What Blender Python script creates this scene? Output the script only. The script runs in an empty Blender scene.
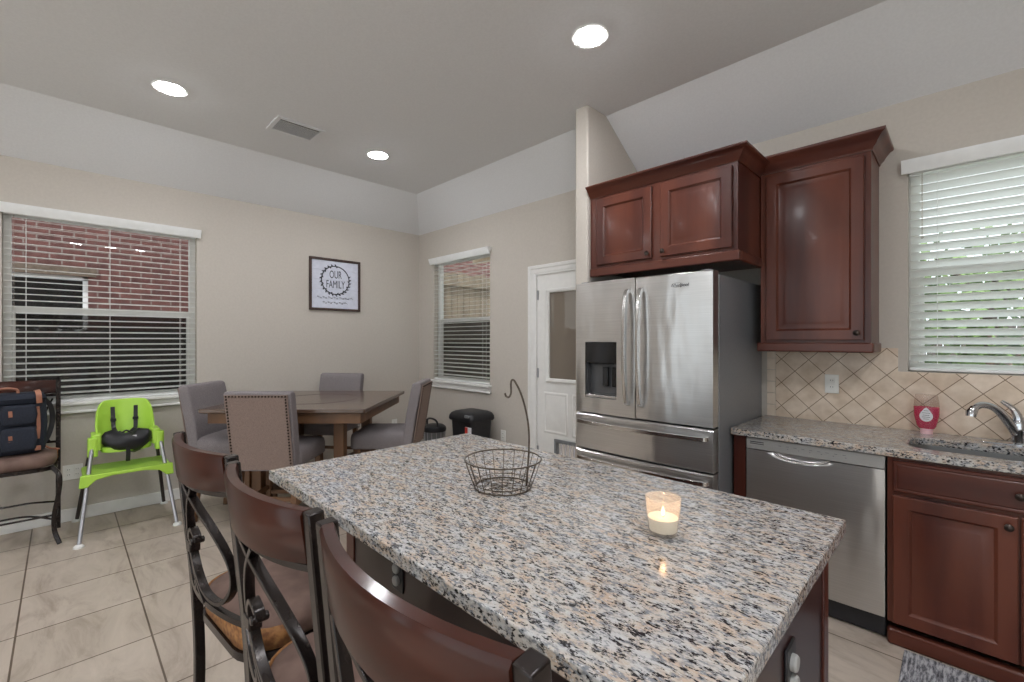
import bpy, bmesh, math, random
from mathutils import Vector, Matrix
random.seed(7)
SC = bpy.context.scene
COL = SC.collection
PI = math.pi
def S(r, g, b):
    f = lambda c: (c/255/12.92) if c/255 <= .04045 else ((c/255+.055)/1.055)**2.4
    return (f(r), f(g), f(b), 1)
# ------------------------------------------------------------------ camera, sky, exposure
cam = bpy.data.cameras.new('camera'); cam.sensor_width = 36; cam.lens = 36*450/1024
cam.shift_y = -0.8/1024; cam.clip_start = .02
co = bpy.data.objects.new('camera', cam); COL.objects.link(co)
co.location = (0, 0, 1.41); co.rotation_euler = (PI/2, 0, PI/4); SC.camera = co
W = bpy.data.worlds.new('sky'); SC.world = W; W.use_nodes = True
bg = W.node_tree.nodes['Background']; bg.inputs[0].default_value = (.9, .95, 1, 1); bg.inputs[1].default_value = 2.5
sl = bpy.data.lights.new('sun', 'SUN'); sl.energy = 8; sl.angle = .02; sl.color = (.98, .98, 1)
so_ = bpy.data.objects.new('sun', sl); COL.objects.link(so_); so_.location = (2, -9, 9)
so_.rotation_euler = Vector((-.3, 1, -1.25)).to_track_quat('-Z', 'Y').to_euler()      # from the living side, over the camera's shoulder
vs = SC.view_settings; vs.view_transform = 'Standard'; vs.look = 'None'; vs.gamma = 1; vs.exposure = 0
try: vs.use_curve_mapping = False
except Exception: pass
SC.cycles.use_denoising = True
SC.cycles.max_bounces = 10; SC.cycles.diffuse_bounces = 6; SC.cycles.transparent_max_bounces = 24
SC.cycles.caustics_reflective = False; SC.cycles.caustics_refractive = False
LAMP = 205.0          # radiance of the recessed lamps' lenses

# ------------------------------------------------------------------ materials
def nodes(name):
    m = bpy.data.materials.new(name); m.use_nodes = True
    nt = m.node_tree; b = nt.nodes['Principled BSDF']
    return m, nt, b
def N(nt, t, **kw):
    n = nt.nodes.new(t)
    for k, v in kw.items():
        if k in n.inputs: n.inputs[k].default_value = v
        else: setattr(n, k, v)
    return n
def coords(nt, scale=(1, 1, 1), rot=(0, 0, 0), loc=(0, 0, 0)):
    tc = N(nt, 'ShaderNodeTexCoord'); mp = N(nt, 'ShaderNodeMapping')
    mp.inputs['Scale'].default_value = scale; mp.inputs['Rotation'].default_value = rot; mp.inputs['Location'].default_value = loc
    nt.links.new(tc.outputs['Object'], mp.inputs['Vector']); return mp.outputs['Vector']
def ramp(nt, src, stops):
    r = N(nt, 'ShaderNodeValToRGB'); e = r.color_ramp.elements
    while len(e) < len(stops): e.new(.5)
    for el, (p, c) in zip(e, stops): el.position = p; el.color = c
    nt.links.new(src, r.inputs[0]); return r.outputs[0]
def mix(nt, fac, a, b, mode='MIX'):
    m = N(nt, 'ShaderNodeMix', data_type='RGBA', blend_type=mode)
    for sock, v in ((m.inputs[0], fac), (m.inputs[6], a), (m.inputs[7], b)):
        if hasattr(v, 'is_linked') or isinstance(v, bpy.types.NodeSocket): nt.links.new(v, sock)
        else: sock.default_value = v
    return m.outputs[2]
def bump(nt, b, src, strength, dist=.002):
    bp = N(nt, 'ShaderNodeBump'); bp.inputs['Strength'].default_value = strength; bp.inputs['Distance'].default_value = dist
    nt.links.new(src, bp.inputs['Height']); nt.links.new(bp.outputs[0], b.inputs['Normal'])
def pm(name, c1, c2=None, scale=8, rough=.5, metal=0, stretch=(1, 1, 1), bmp=0, detail=4, spec=.5, lo=.35, hi=.65, coat=0, rot=(0, 0, 0)):
    m, nt, b = nodes(name)
    b.inputs['Base Color'].default_value = c1; b.inputs['Roughness'].default_value = rough
    b.inputs['Metallic'].default_value = metal; b.inputs['Specular IOR Level'].default_value = spec
    if coat: b.inputs['Coat Weight'].default_value = coat; b.inputs['Coat Roughness'].default_value = .12
    n = N(nt, 'ShaderNodeTexNoise', Scale=scale, Detail=detail)
    nt.links.new(coords(nt, stretch, rot), n.inputs['Vector'])
    if c2: nt.links.new(ramp(nt, n.outputs[0], [(lo, c1), (hi, c2)]), b.inputs['Base Color'])
    if bmp: bump(nt, b, n.outputs[0], bmp)
    return m
M = {}
M['wall'] = pm('beige_paint', S(192, 185, 176), S(196, 189, 180), 60, .85, bmp=.12, spec=.2)
M['ceil'] = pm('ceiling_paint', S(222, 223, 225), S(226, 227, 229), 80, .9, bmp=.1, spec=.2)
M['white'] = pm('white_trim_paint', S(226, 225, 222), S(230, 229, 226), 20, .4)
M['blind'] = pm('blind_white', S(228, 229, 228), S(233, 234, 233), 20, .5)
def slatmat():
    m, nt, b = nodes('blind_slat_white'); out = nt.nodes['Material Output']; b.inputs['Base Color'].default_value = S(232, 233, 232); b.inputs['Roughness'].default_value = .5
    tl = N(nt, 'ShaderNodeBsdfTranslucent'); tl.inputs[0].default_value = S(245, 246, 243); mx = N(nt, 'ShaderNodeMixShader'); mx.inputs[0].default_value = .62
    nt.links.new(b.outputs[0], mx.inputs[1]); nt.links.new(tl.outputs[0], mx.inputs[2]); nt.links.new(mx.outputs[0], out.inputs[0]); return m
M['slat'] = slatmat()
M['wood'] = pm('cherry_wood', S(66, 31, 25), S(100, 54, 40), 5, .3, spec=.35, stretch=(1, 1, .12), coat=.08, detail=6)
M['woodh'] = pm('cherry_wood_across', S(66, 31, 25), S(100, 54, 40), 5, .3, spec=.35, stretch=(.12, 1, 1), coat=.08, detail=6)
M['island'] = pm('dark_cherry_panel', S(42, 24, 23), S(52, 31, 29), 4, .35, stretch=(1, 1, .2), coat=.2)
M['rail'] = pm('worn_stool_wood', S(26, 9, 6), S(70, 29, 15), 7, .34, stretch=(.3, 1, 1), coat=.3, spec=.15, detail=6)
M['iron'] = pm('dark_bronze_iron', S(34, 28, 27), S(44, 36, 33), 40, .24, metal=.35)
M['leather'] = pm('brown_suede_seat', S(100, 78, 70), S(122, 98, 88), 14, .75, bmp=.3)
M['worn'] = pm('worn_seat_band', S(120, 76, 44), S(170, 120, 70), 60, .7, bmp=.2)
M['fabric'] = pm('grey_linen', S(118, 112, 114), S(140, 133, 134), 220, .92, bmp=.4, spec=.15)
M['fabric_warmlit'] = pm('warm_lit_grey_linen', S(126, 109, 102), S(148, 130, 121), 220, .92, bmp=.4, spec=.15)  # grey linen again, with warm lighting put into its colour
M['nail'] = pm('bronze_nailhead', S(58, 44, 36), None, 10, .35, metal=.8)
M['table'] = pm('dark_walnut_top', S(74, 55, 44), S(94, 72, 58), 5, .22, stretch=(.15, 1, 1), rot=(0, 0, PI/4), coat=.3, detail=6)
M['oak'] = pm('brown_oak', S(88, 60, 38), S(116, 82, 54), 6, .5, stretch=(1, 1, .12), detail=6)
M['black'] = pm('black_plastic', S(26, 26, 30), S(32, 32, 36), 30, .42)
M['blackgloss'] = pm('black_gloss', S(14, 14, 16), None, 30, .12)
M['green'] = pm('lime_plastic', S(176, 222, 78), S(182, 226, 86), 10, .38)
M['silver'] = pm('satin_aluminium', S(176, 176, 180), None, 30, .35, metal=.7)
M['shadedtube'] = pm('shaded_leg_tube', S(66, 60, 58), None, 30, .45, metal=.3)  # shade on the high chair's rear legs, put into the tube colour
M['rubber'] = pm('white_rubber', S(228, 228, 226), None, 20, .6)
M['plug'] = pm('grey_plug_cover', S(168, 168, 166), None, 20, .35)
M['chrome'] = pm('chrome', S(205, 207, 212), None, 20, .1, metal=1)
M['bronze'] = pm('oil_rubbed_knob', S(70, 62, 58), None, 30, .3, metal=.9)
M['navy'] = pm('navy_canvas', S(26, 30, 42), S(36, 42, 56), 160, .85, bmp=.4)
M['tan'] = pm('tan_leather', S(150, 98, 76), S(170, 116, 92), 30, .55)
M['plate'] = pm('white_outlet_plastic', S(232, 231, 226), None, 20, .35)
M['wire'] = pm('antiqued_wire', S(88, 78, 70), S(110, 100, 90), 60, .32, metal=.85)
M['rug'] = None
M['fridgeside'] = pm('grey_enamel', S(122, 124, 128), S(128, 130, 134), 120, .4, metal=.2, bmp=.05)
M['grey'] = pm('grey_plastic', S(120, 122, 124), None, 30, .4)
M['paper'] = pm('sign_white', S(205, 208, 222), S(214, 217, 230), 30, .7)
M['signframe'] = pm('sign_frame_brown', S(58, 42, 38), S(74, 54, 48), 20, .5, stretch=(1, 1, .2))
M['ink'] = pm('dark_ink', S(44, 48, 58), None, 20, .6)
M['liner'] = pm('dispenser_grey', S(92, 92, 94), None, 30, .35, metal=.3)
M['cappink'] = pm('pale_pink_cap', S(226, 186, 192), None, 30, .35)
M['cedar'] = pm('tan_cedar', S(104, 92, 76), S(128, 114, 96), 8, .9, stretch=(1, 1, .1), bmp=.3)
M['red'] = pm('red_label', S(206, 60, 48), None, 20, .5)
M['labelw'] = pm('label_white', S(225, 222, 228), None, 20, .5)
M['wax'] = pm('candle_wax', S(238, 238, 226), None, 20, .5)
M['stem'] = pm('bark', S(84, 70, 58), S(104, 88, 74), 20, .9, bmp=.4)
M['leaf'] = pm('leaf_green', S(72, 98, 48), S(120, 146, 84), 3, .6)
M['fence'] = pm('weathered_fence', S(74, 68, 64), S(104, 96, 90), 8, .9, stretch=(1, 1, .1), bmp=.3)
M['bounceground'] = pm('pale_bounce_ground', S(206, 204, 199), S(216, 214, 209), 3, .95)  # ground made pale to bounce daylight up to the ceiling
M['roof'] = pm('patio_board', S(222, 202, 176), S(232, 214, 190), 8, .8, stretch=(.1, 1, 1))
M['beam'] = pm('patio_beam', S(235, 222, 200), None, 8, .8)
M['pad'] = pm('concrete', S(150, 146, 140), S(168, 164, 158), 6, .9)

def emit(name, c, s):
    m, nt, b = nodes(name); b.inputs['Base Color'].default_value = c
    b.inputs['Emission Color'].default_value = c; b.inputs['Emission Strength'].default_value = s; return m
M['lamp'] = emit('lamp_lens', (.96, .97, 1, 1), LAMP)
M['flame'] = emit('candle_flame', (1, .62, .25, 1), 8)

def glassy(name, tint, refl_rough=.02, ior=1.45, extra=0, extra_col=(1, 1, 1, 1)):
    m, nt, b = nodes(name); nt.nodes.remove(b); out = nt.nodes['Material Output']
    tr = N(nt, 'ShaderNodeBsdfTransparent'); tr.inputs[0].default_value = tint
    gl = N(nt, 'ShaderNodeBsdfGlossy'); gl.inputs['Roughness'].default_value = refl_rough
    fr = N(nt, 'ShaderNodeFresnel'); fr.inputs['IOR'].default_value = ior
    ge = N(nt, 'ShaderNodeNewGeometry'); fm = N(nt, 'ShaderNodeMath', operation='SUBTRACT'); fm.inputs[0].default_value = 1; nt.links.new(ge.outputs['Backfacing'], fm.inputs[1])
    fx = N(nt, 'ShaderNodeMath', operation='MULTIPLY'); nt.links.new(fr.outputs[0], fx.inputs[0]); nt.links.new(fm.outputs[0], fx.inputs[1])
    mx = N(nt, 'ShaderNodeMixShader'); nt.links.new(fx.outputs[0], mx.inputs[0]); nt.links.new(tr.outputs[0], mx.inputs[1]); nt.links.new(gl.outputs[0], mx.inputs[2])
    last = mx
    if extra:
        df = N(nt, 'ShaderNodeBsdfTranslucent'); df.inputs[0].default_value = extra_col
        d2 = N(nt, 'ShaderNodeBsdfDiffuse'); d2.inputs[0].default_value = extra_col
        a = N(nt, 'ShaderNodeMixShader'); a.inputs[0].default_value = .5
        nt.links.new(df.outputs[0], a.inputs[1]); nt.links.new(d2.outputs[0], a.inputs[2])
        last = N(nt, 'ShaderNodeMixShader'); last.inputs[0].default_value = extra
        nt.links.new(mx.outputs[0], last.inputs[1]); nt.links.new(a.outputs[0], last.inputs[2])
    nt.links.new(last.outputs[0], out.inputs[0]); return m
M['glass'] = glassy('window_glass', (.93, .95, .95, 1), .0)
M['screen'] = glassy('insect_screen', (.5, .5, .5, 1), .3, 1.02, .3, S(56, 56, 56))
M['votive'] = glassy('frosted_votive_glass', (.98, .95, .92, 1), .1, 1.25, .22, (.97, .93, .88, 1))
M['clear'] = glassy('clear_plastic', (.93, .9, .88, 1), .08, 1.4, .12, (.8, .76, .74, 1))
M['pink'] = glassy('pink_soap', (.95, .2, .4, 1), .06, 1.4, .6, S(240, 70, 135))
M['doorglass'] = glassy('door_glass_shade', (.7, .68, .64, 1), .03, 1.5, .75, S(150, 140, 130))

def steel():
    m, nt, b = nodes('brushed_stainless')
    b.inputs['Metallic'].default_value = 1
    n = N(nt, 'ShaderNodeTexNoise', Scale=3, Detail=8); nt.links.new(coords(nt, (1, 1, 120)), n.inputs['Vector'])
    nt.links.new(ramp(nt, n.outputs[0], [(.3, S(200, 199, 198)), (.7, S(214, 213, 212))]), b.inputs['Base Color'])
    b.inputs['Roughness'].default_value = .28
    b.inputs['Anisotropic'].default_value = .7; b.inputs['Anisotropic Rotation'].default_value = .25
    t = N(nt, 'ShaderNodeTangent', direction_type='RADIAL', axis='Z'); nt.links.new(t.outputs[0], b.inputs['Tangent'])
    w = N(nt, 'ShaderNodeTexNoise', Scale=2.6, Detail=2); nt.links.new(coords(nt, (1.6, 1, .55)), w.inputs['Vector'])
    bump(nt, b, w.outputs[0], .55, .03)
    return m
M['steel'] = steel()
M['steelplain'] = pm('satin_steel', S(206, 205, 204), S(216, 215, 214), 5, .22, metal=1, stretch=(1, 1, 60))
M['panel'] = pm('silver_panel', S(158, 157, 155), S(166, 165, 163), 5, .38, metal=.35, stretch=(1, 1, 60))
M['sink'] = pm('sink_steel', S(150, 150, 150), None, 5, .3, metal=.9)

def granite():
    m, nt, b = nodes('granite'); v = coords(nt, (1.4, 3.2, 2.4), (0, 0, -.55))
    n1 = N(nt, 'ShaderNodeTexNoise', Scale=62, Detail=5, Roughness=.62); n2 = N(nt, 'ShaderNodeTexNoise', Scale=11, Detail=4)
    n3 = N(nt, 'ShaderNodeTexNoise', Scale=95, Detail=4, Roughness=.6); n4 = N(nt, 'ShaderNodeTexNoise', Scale=44, Detail=5)
    off = N(nt, 'ShaderNodeVectorMath', operation='ADD'); off.inputs[1].default_value = (7.3, 2.2, 5.1); nt.links.new(v, off.inputs[0])
    off2 = N(nt, 'ShaderNodeVectorMath', operation='ADD'); off2.inputs[1].default_value = (17.3, 22.2, 1.1); nt.links.new(v, off2.inputs[0])
    nt.links.new(v, n1.inputs['Vector']); nt.links.new(off.outputs[0], n2.inputs['Vector'])
    nt.links.new(off2.outputs[0], n3.inputs['Vector']); nt.links.new(off.outputs[0], n4.inputs['Vector'])
    base = ramp(nt, n2.outputs[0], [(.38, S(180, 179, 179)), (.5, S(180, 172, 163)), (.62, S(182, 163, 146))])
    gf = ramp(nt, n4.outputs[0], [(.48, (0, 0, 0, 1)), (.62, (1, 1, 1, 1))])
    c = mix(nt, gf, base, S(122, 125, 130))
    lf = ramp(nt, n3.outputs[0], [(.56, (0, 0, 0, 1)), (.66, (1, 1, 1, 1))])
    c = mix(nt, lf, c, S(196, 195, 193))
    n5 = N(nt, 'ShaderNodeTexNoise', Scale=20, Detail=3); nt.links.new(off2.outputs[0], n5.inputs['Vector'])
    ad = N(nt, 'ShaderNodeMath', operation='MULTIPLY_ADD'); nt.links.new(n5.outputs[0], ad.inputs[0]); ad.inputs[1].default_value = .28; nt.links.new(n1.outputs[0], ad.inputs[2])
    bf = ramp(nt, ad.outputs[0], [(.675, (0, 0, 0, 1)), (.735, (1, 1, 1, 1))])
    c = mix(nt, bf, c, S(34, 34, 38))
    nt.links.new(c, b.inputs['Base Color']); b.inputs['Roughness'].default_value = .16
    return m
M['granite'] = granite()

def tiles():
    m, nt, b = nodes('floor_tile'); v = coords(nt, loc=(2.29, -.305, 0))
    br = N(nt, 'ShaderNodeTexBrick', offset=0, squash=1); nt.links.new(v, br.inputs['Vector'])
    for k, x in (('Scale', 1), ('Mortar Size', .0042), ('Mortar Smooth', .2), ('Brick Width', .445), ('Row Height', .462), ('Bias', 0)): br.inputs[k].default_value = x
    br.inputs['Color1'].default_value = S(194, 182, 170); br.inputs['Color2'].default_value = S(201, 189, 178); br.inputs['Mortar'].default_value = S(112, 98, 86)
    n = N(nt, 'ShaderNodeTexNoise', Scale=3.2, Detail=7, Roughness=.65, Distortion=1.0); nt.links.new(coords(nt, (.7, 2, 1)), n.inputs['Vector'])
    t = ramp(nt, n.outputs[0], [(.3, S(206, 200, 194)), (.5, S(240, 238, 234)), (.72, S(255, 253, 250))])
    nt.links.new(mix(nt, 1, br.outputs[0], t, 'MULTIPLY'), b.inputs['Base Color']); b.inputs['Roughness'].default_value = .42
    bump(nt, b, br.outputs['Fac'], -.25, .003)
    return m
M['floor'] = tiles()

def splash():
    m, nt, b = nodes('backsplash_tile')
    tc = N(nt, 'ShaderNodeTexCoord'); sx = N(nt, 'ShaderNodeSeparateXYZ'); nt.links.new(tc.outputs['Object'], sx.inputs[0])
    cb = N(nt, 'ShaderNodeCombineXYZ'); nt.links.new(sx.outputs[0], cb.inputs[0]); nt.links.new(sx.outputs[2], cb.inputs[1])
    mp = N(nt, 'ShaderNodeMapping'); mp.vector_type = 'TEXTURE'; mp.inputs['Location'].default_value = (-.763, 1.21, 0); mp.inputs['Rotation'].default_value = (0, 0, PI/4)
    nt.links.new(cb.outputs[0], mp.inputs['Vector'])
    br = N(nt, 'ShaderNodeTexBrick', offset=0, squash=1); nt.links.new(mp.outputs[0], br.inputs['Vector'])
    for k, x in (('Scale', 1), ('Mortar Size', .0021), ('Mortar Smooth', .2), ('Brick Width', .108), ('Row Height', .108)): br.inputs[k].default_value = x
    br.inputs['Color1'].default_value = S(222, 205, 186); br.inputs['Color2'].default_value = S(230, 216, 201); br.inputs['Mortar'].default_value = S(128, 104, 84)
    n = N(nt, 'ShaderNodeTexNoise', Scale=14, Detail=5); nt.links.new(tc.outputs['Object'], n.inputs['Vector'])
    t = ramp(nt, n.outputs[0], [(.3, S(225, 216, 205)), (.7, S(255, 253, 250))])
    nt.links.new(mix(nt, 1, br.outputs[0], t, 'MULTIPLY'), b.inputs['Base Color']); b.inputs['Roughness'].default_value = .35
    bump(nt, b, br.outputs['Fac'], -.3, .002)
    return m
M['splash'] = splash()
M['bordertile'] = pm('border_tile', S(220, 203, 184), S(228, 214, 198), 14, .35)

def brick():
    m, nt, b = nodes('house_brick')
    tc = N(nt, 'ShaderNodeTexCoord'); sx = N(nt, 'ShaderNodeSeparateXYZ'); nt.links.new(tc.outputs['Object'], sx.inputs[0])
    cb = N(nt, 'ShaderNodeCombineXYZ'); nt.links.new(sx.outputs[1], cb.inputs[0]); nt.links.new(sx.outputs[2], cb.inputs[1])
    br = N(nt, 'ShaderNodeTexBrick'); nt.links.new(cb.outputs[0], br.inputs['Vector'])
    for k, x in (('Scale', 1), ('Mortar Size', .008), ('Brick Width', .22), ('Row Height', .074), ('Mortar Smooth', .2)): br.inputs[k].default_value = x
    br.inputs['Color1'].default_value = S(86, 48, 44); br.inputs['Color2'].default_value = S(108, 66, 59); br.inputs['Mortar'].default_value = S(138, 124, 117)
    n = N(nt, 'ShaderNodeTexNoise', Scale=9, Detail=4); nt.links.new(tc.outputs['Object'], n.inputs['Vector'])
    t = ramp(nt, n.outputs[0], [(.3, S(205, 200, 196)), (.7, (1, 1, 1, 1))])
    nt.links.new(mix(nt, 1, br.outputs[0], t, 'MULTIPLY'), b.inputs['Base Color']); b.inputs['Roughness'].default_value = .9
    return m
M['brick'] = brick()

def rugmat():
    m, nt, b = nodes('woven_grey_rug')
    n = N(nt, 'ShaderNodeTexNoise', Scale=10, Detail=4, Roughness=.7); nt.links.new(coords(nt, (9, 1.6, 1)), n.inputs['Vector'])
    nt.links.new(ramp(nt, n.outputs[0], [(.36, S(70, 70, 76)), (.48, S(128, 128, 134)), (.6, S(186, 186, 190))]), b.inputs['Base Color'])
    b.inputs['Roughness'].default_value = .95; bump(nt, b, n.outputs[0], .6, .004); return m
M['rug'] = rugmat()

# ------------------------------------------------------------------ mesh builder
class MB:
    def __init__(s): s.v = []; s.f = []
    def add(s, vs, fs):
        o = len(s.v); s.v += [tuple(p) for p in vs]; s.f += [tuple(i+o for i in q) for q in fs]; return s
    def box(s, x0, x1, y0, y1, z0, z1, mt=None):
        vs = [Vector((x, y, z)) for z in (z0, z1) for y in (y0, y1) for x in (x0, x1)]
        if mt: vs = [mt @ p for p in vs]
        return s.add(vs, [(0, 2, 3, 1), (4, 5, 7, 6), (0, 1, 5, 4), (2, 6, 7, 3), (0, 4, 6, 2), (1, 3, 7, 5)])
    def loft(s, loops, cap=True, closed=True, ring=False):
        n = len(loops[0]); vs = [p for l in loops for p in l]; fs = []
        m = len(loops)
        for i in range(m if ring else m-1):
            a, b = i*n, ((i+1) % m)*n
            for j in range(n if closed else n-1):
                k = (j+1) % n; fs.append((a+j, a+k, b+k, b+j))
        if cap and not ring: fs += [tuple(range(n))[::-1], tuple(range((m-1)*n, m*n))]
        return s.add(vs, fs)
    def tube(s, path, r, n=8, ring=False, flat=None, up=None):
        P = [Vector(p) for p in path]; m = len(P); loops = []
        nrm = None
        for i in range(m):
            if ring: t = P[(i+1) % m]-P[i-1]
            else: t = P[min(i+1, m-1)]-P[max(i-1, 0)]
            t.normalize()
            if nrm is None:
                a = Vector(up) if up else (Vector((0, 0, 1)) if abs(t.z) < .9 else Vector((1, 0, 0)))
                nrm = (a - t*a.dot(t)).normalized()
            else:
                q = (Vector(up) if up else nrm); q = q - t*q.dot(t)
                if q.length > 1e-5: nrm = q.normalized()
            bn = t.cross(nrm)
            rr = r[i] if isinstance(r, (list, tuple)) else r
            if flat:
                w, h = flat; loops.append([P[i]+nrm*a*h+bn*b*w for a, b in ((-1, -1), (-1, 1), (1, 1), (1, -1))])
            else: loops.append([P[i]+nrm*math.cos(2*PI*k/n)*rr+bn*math.sin(2*PI*k/n)*rr for k in range(n)])
        return s.loft(loops, ring=ring)
    def lathe(s, prof, n=24, c=(0, 0, 0), sx=1, sy=1, mt=None, ring=False):
        loops = []
        for r, z in prof:
            l = [Vector((c[0]+sx*r*math.cos(2*PI*k/n), c[1]+sy*r*math.sin(2*PI*k/n), c[2]+z)) for k in range(n)]
            loops.append([mt @ p for p in l] if mt else l)
        return s.loft(loops, ring=ring)
    def prism(s, poly, fn, a, b):
        return s.loft([[Vector(fn(p, q, a)) for p, q in poly], [Vector(fn(p, q, b)) for p, q in poly]])
    def ball(s, c, r, n=10, sz=1):
        return s.lathe([(max(r*math.sin(PI*i/n), 1e-4), -r*sz*math.cos(PI*i/n)) for i in range(n+1)], 12, c)
    def build(s, name, mt, parent=None, bevel=0, seg=2, sub=0, solid=0, ang=35, kind=None, label=None, loc=None):
        me = bpy.data.meshes.new(name); me.from_pydata(s.v, [], s.f)
        bm = bmesh.new(); bm.from_mesh(me)
        bmesh.ops.recalc_face_normals(bm, faces=bm.faces)
        bm.to_mesh(me); bm.free()
        me.shade_smooth(); me.set_sharp_from_angle(angle=math.radians(ang))
        me.materials.append(M[mt] if isinstance(mt, str) else mt)
        o = bpy.data.objects.new(name, me); COL.objects.link(o)
        if parent: o.parent = parent
        if loc: o.location = loc
        if solid:
            d = o.modifiers.new('solid', 'SOLIDIFY'); d.thickness = solid; d.offset = 0
        if bevel:
            d = o.modifiers.new('bevel', 'BEVEL'); d.width = bevel; d.segments = seg; d.limit_method = 'ANGLE'; d.angle_limit = math.radians(40)
        if sub:
            d = o.modifiers.new('sub', 'SUBSURF'); d.levels = sub; d.render_levels = sub
        if kind: o['kind'] = kind
        if label: o['label'] = label
        return o
def tag(o, label, cat, group=None, kind=None):
    o['label'] = label; o['category'] = cat
    if group: o['group'] = group
    if kind: o['kind'] = kind
    return o
def thing(name, label, cat, loc=(0, 0, 0), rz=0, group=None):
    o = bpy.data.objects.new(name, None); COL.objects.link(o); o.location = loc; o.rotation_euler = (0, 0, rz)
    o.empty_display_size = .1
    return tag(o, label, cat, group)
def kids(o): return [c for c in list(bpy.data.objects) if c.parent == o]
def copy_tree(o, label=None, loc=None, rz=None, parent=None, group=None):
    c = o.copy(); COL.objects.link(c)
    if parent: c.parent = parent
    if loc: c.location = loc
    if rz is not None: c.rotation_euler = (0, 0, rz)
    if label: c['label'] = label
    if group: c['group'] = group
    for k in kids(o): copy_tree(k, parent=c)
    return c
def bez(pts, n=8):     # Catmull-Rom through points
    P = [Vector(p) for p in pts]; out = []
    for i in range(len(P)-1):
        a, b, c, d = P[max(i-1, 0)], P[i], P[i+1], P[min(i+2, len(P)-1)]
        for k in range(n):
            t = k/n
            out.append(.5*((2*b)+(c-a)*t+(2*a-5*b+4*c-d)*t*t+(3*b-a-3*c+d)*t**3))
    out.append(P[-1]); return out
def text(name, body, size, mt, parent, mtx, sx=1, shear=0, ext=.0006):
    cu = bpy.data.curves.new(name, 'FONT'); cu.body = body; cu.size = size; cu.align_x = 'CENTER'; cu.align_y = 'CENTER'; cu.extrude = ext; cu.shear = shear
    t = bpy.data.objects.new(name, cu); COL.objects.link(t)
    dg = bpy.context.evaluated_depsgraph_get(); dg.update()
    me = bpy.data.meshes.new_from_object(t.evaluated_get(dg)); bpy.data.objects.remove(t)
    me.name = name
    me.transform(mtx @ Matrix.Diagonal((sx, 1, 1, 1))); me.materials.clear(); me.materials.append(M[mt])
    o = bpy.data.objects.new(name, me); COL.objects.link(o); o.parent = parent; return o

# ------------------------------------------------------------------ room shell
LX, BY, KY, HW, HC = -4.92, 3.24, 3.35, 2.752, 3.07
CX, CY = -4.385, 2.85
RX, FY = 3.2, -3.6
ST0, ST1, STY = -1.975, -1.865, 2.62          # the wall stub beside the fridge
def struct(mb, name, mt, **k): return mb.build(name, mt, kind='structure', **k)
MB().box(LX-.15, RX+.15, FY-.15, KY+.15, -.1, 0).build('floor', 'floor', kind='structure')
c = MB()
c.box(CX, RX+.15, FY-.15, CY, HC, HC+.1)
sl = [(LX-.15, HW-.089), (CX, HC), (CX, HC+.1), (LX-.15, HC+.1)]
c.prism(sl, lambda p, q, a: (p, a, q), FY-.15, CY)
# mitred corner of the two slopes and the slopes over back and kitchen walls
kb = (HC-HW)/(BY-CY); kk = (HC-HW)/(KY-CY)
def slope(x0, x1, yw, k, x0t=None):
    x0t = x0 if x0t is None else x0t
    y2 = yw+.13; zz = HC-k*(y2-CY)
    c.add([(x0t, CY, HC), (x1, CY, HC), (x1, y2, zz), (x0, y2, zz), (x0t, CY, HC+.1), (x1, CY, HC+.1), (x1, y2, HC+.1), (x0, y2, HC+.1)],
          [(0, 1, 2, 3), (4, 7, 6, 5), (0, 4, 5, 1), (1, 5, 6, 2), (2, 6, 7, 3), (3, 7, 4, 0)])
ex = .13*(CX-LX)/(BY-CY)
slope(LX-ex, ST0+.05, BY, kb, CX)
slope(ST0+.05, RX+.15, KY, kk)
y2 = BY+.13; zz = HC-kb*(y2-CY)
c.add([(CX, CY, HC), (LX-ex, y2, zz), (LX-ex, CY, HW-ex*(HC-HW)/(CX-LX)), (CX, CY, HC+.1), (LX-ex, y2, HC+.1), (LX-ex, CY, HC+.1)],
      [(0, 1, 2), (3, 5, 4), (0, 3, 4, 1), (1, 4, 5, 2), (2, 5, 3, 0)])
c.build('ceiling', 'ceil', kind='structure', ang=10)
def holed(mb, a0, a1, z0, z1, holes, fn):
    """wall of boxes around rectangular openings; fn(a0,a1,z0,z1) adds one box"""
    xs = sorted({a0, a1, *[h[0] for h in holes], *[h[1] for h in holes]})
    for p, q in zip(xs, xs[1:]):
        cuts = sorted([(h[2], h[3]) for h in holes if h[0] <= p+1e-6 and h[1] >= q-1e-6]); z = z0
        for l, h in cuts:
            if l > z: fn(p, q, z, l)
            z = h
        if z < z1: fn(p, q, z, z1)
    return mb
WL = (-.31, .868, .925, 2.38)        # window openings: along-wall span, then heights
WE = (-2.75, -2.2, .5, 2.5)
WB = (-4.613, -3.575, .925, 2.38)
WK = (-.215, 1.0, 1.235, 2.38)
DR = (-2.925, -2.105, 0, 2.05)
w = MB(); holed(w, FY-.15, BY+.12, 0, HW, [WE, WL], lambda p, q, a, b: w.box(LX-.13, LX, p, q, a, b)); struct(w, 'wall_left', 'wall')
w = MB(); holed(w, LX, ST0+.05, 0, HW, [WB, DR], lambda p, q, a, b: w.box(p, q, BY, BY+.13, a, b)); struct(w, 'wall_back', 'wall')
w = MB(); holed(w, ST0+.05, RX, 0, HW, [WK], lambda p, q, a, b: w.box(p, q, KY, KY+.13, a, b)); struct(w, 'wall_kitchen', 'wall')
WR = [(-3.3, -1.05, .02, 2.6)]  # unseen window, added to let in more ambient daylight
w = MB(); holed(w, FY, KY, 0, HC, WR, lambda p, q, a, b: w.box(RX, RX+.12, p, q, a, b)); struct(w, 'wall_right', 'wall')
WF = [(-3.5, -2.75, .05, 2.6), (-2.2, -.3, .05, 2.6), (.3, 2.4, .05, 2.6)]  # unseen; inferred from fridge reflections, widened for extra daylight
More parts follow.
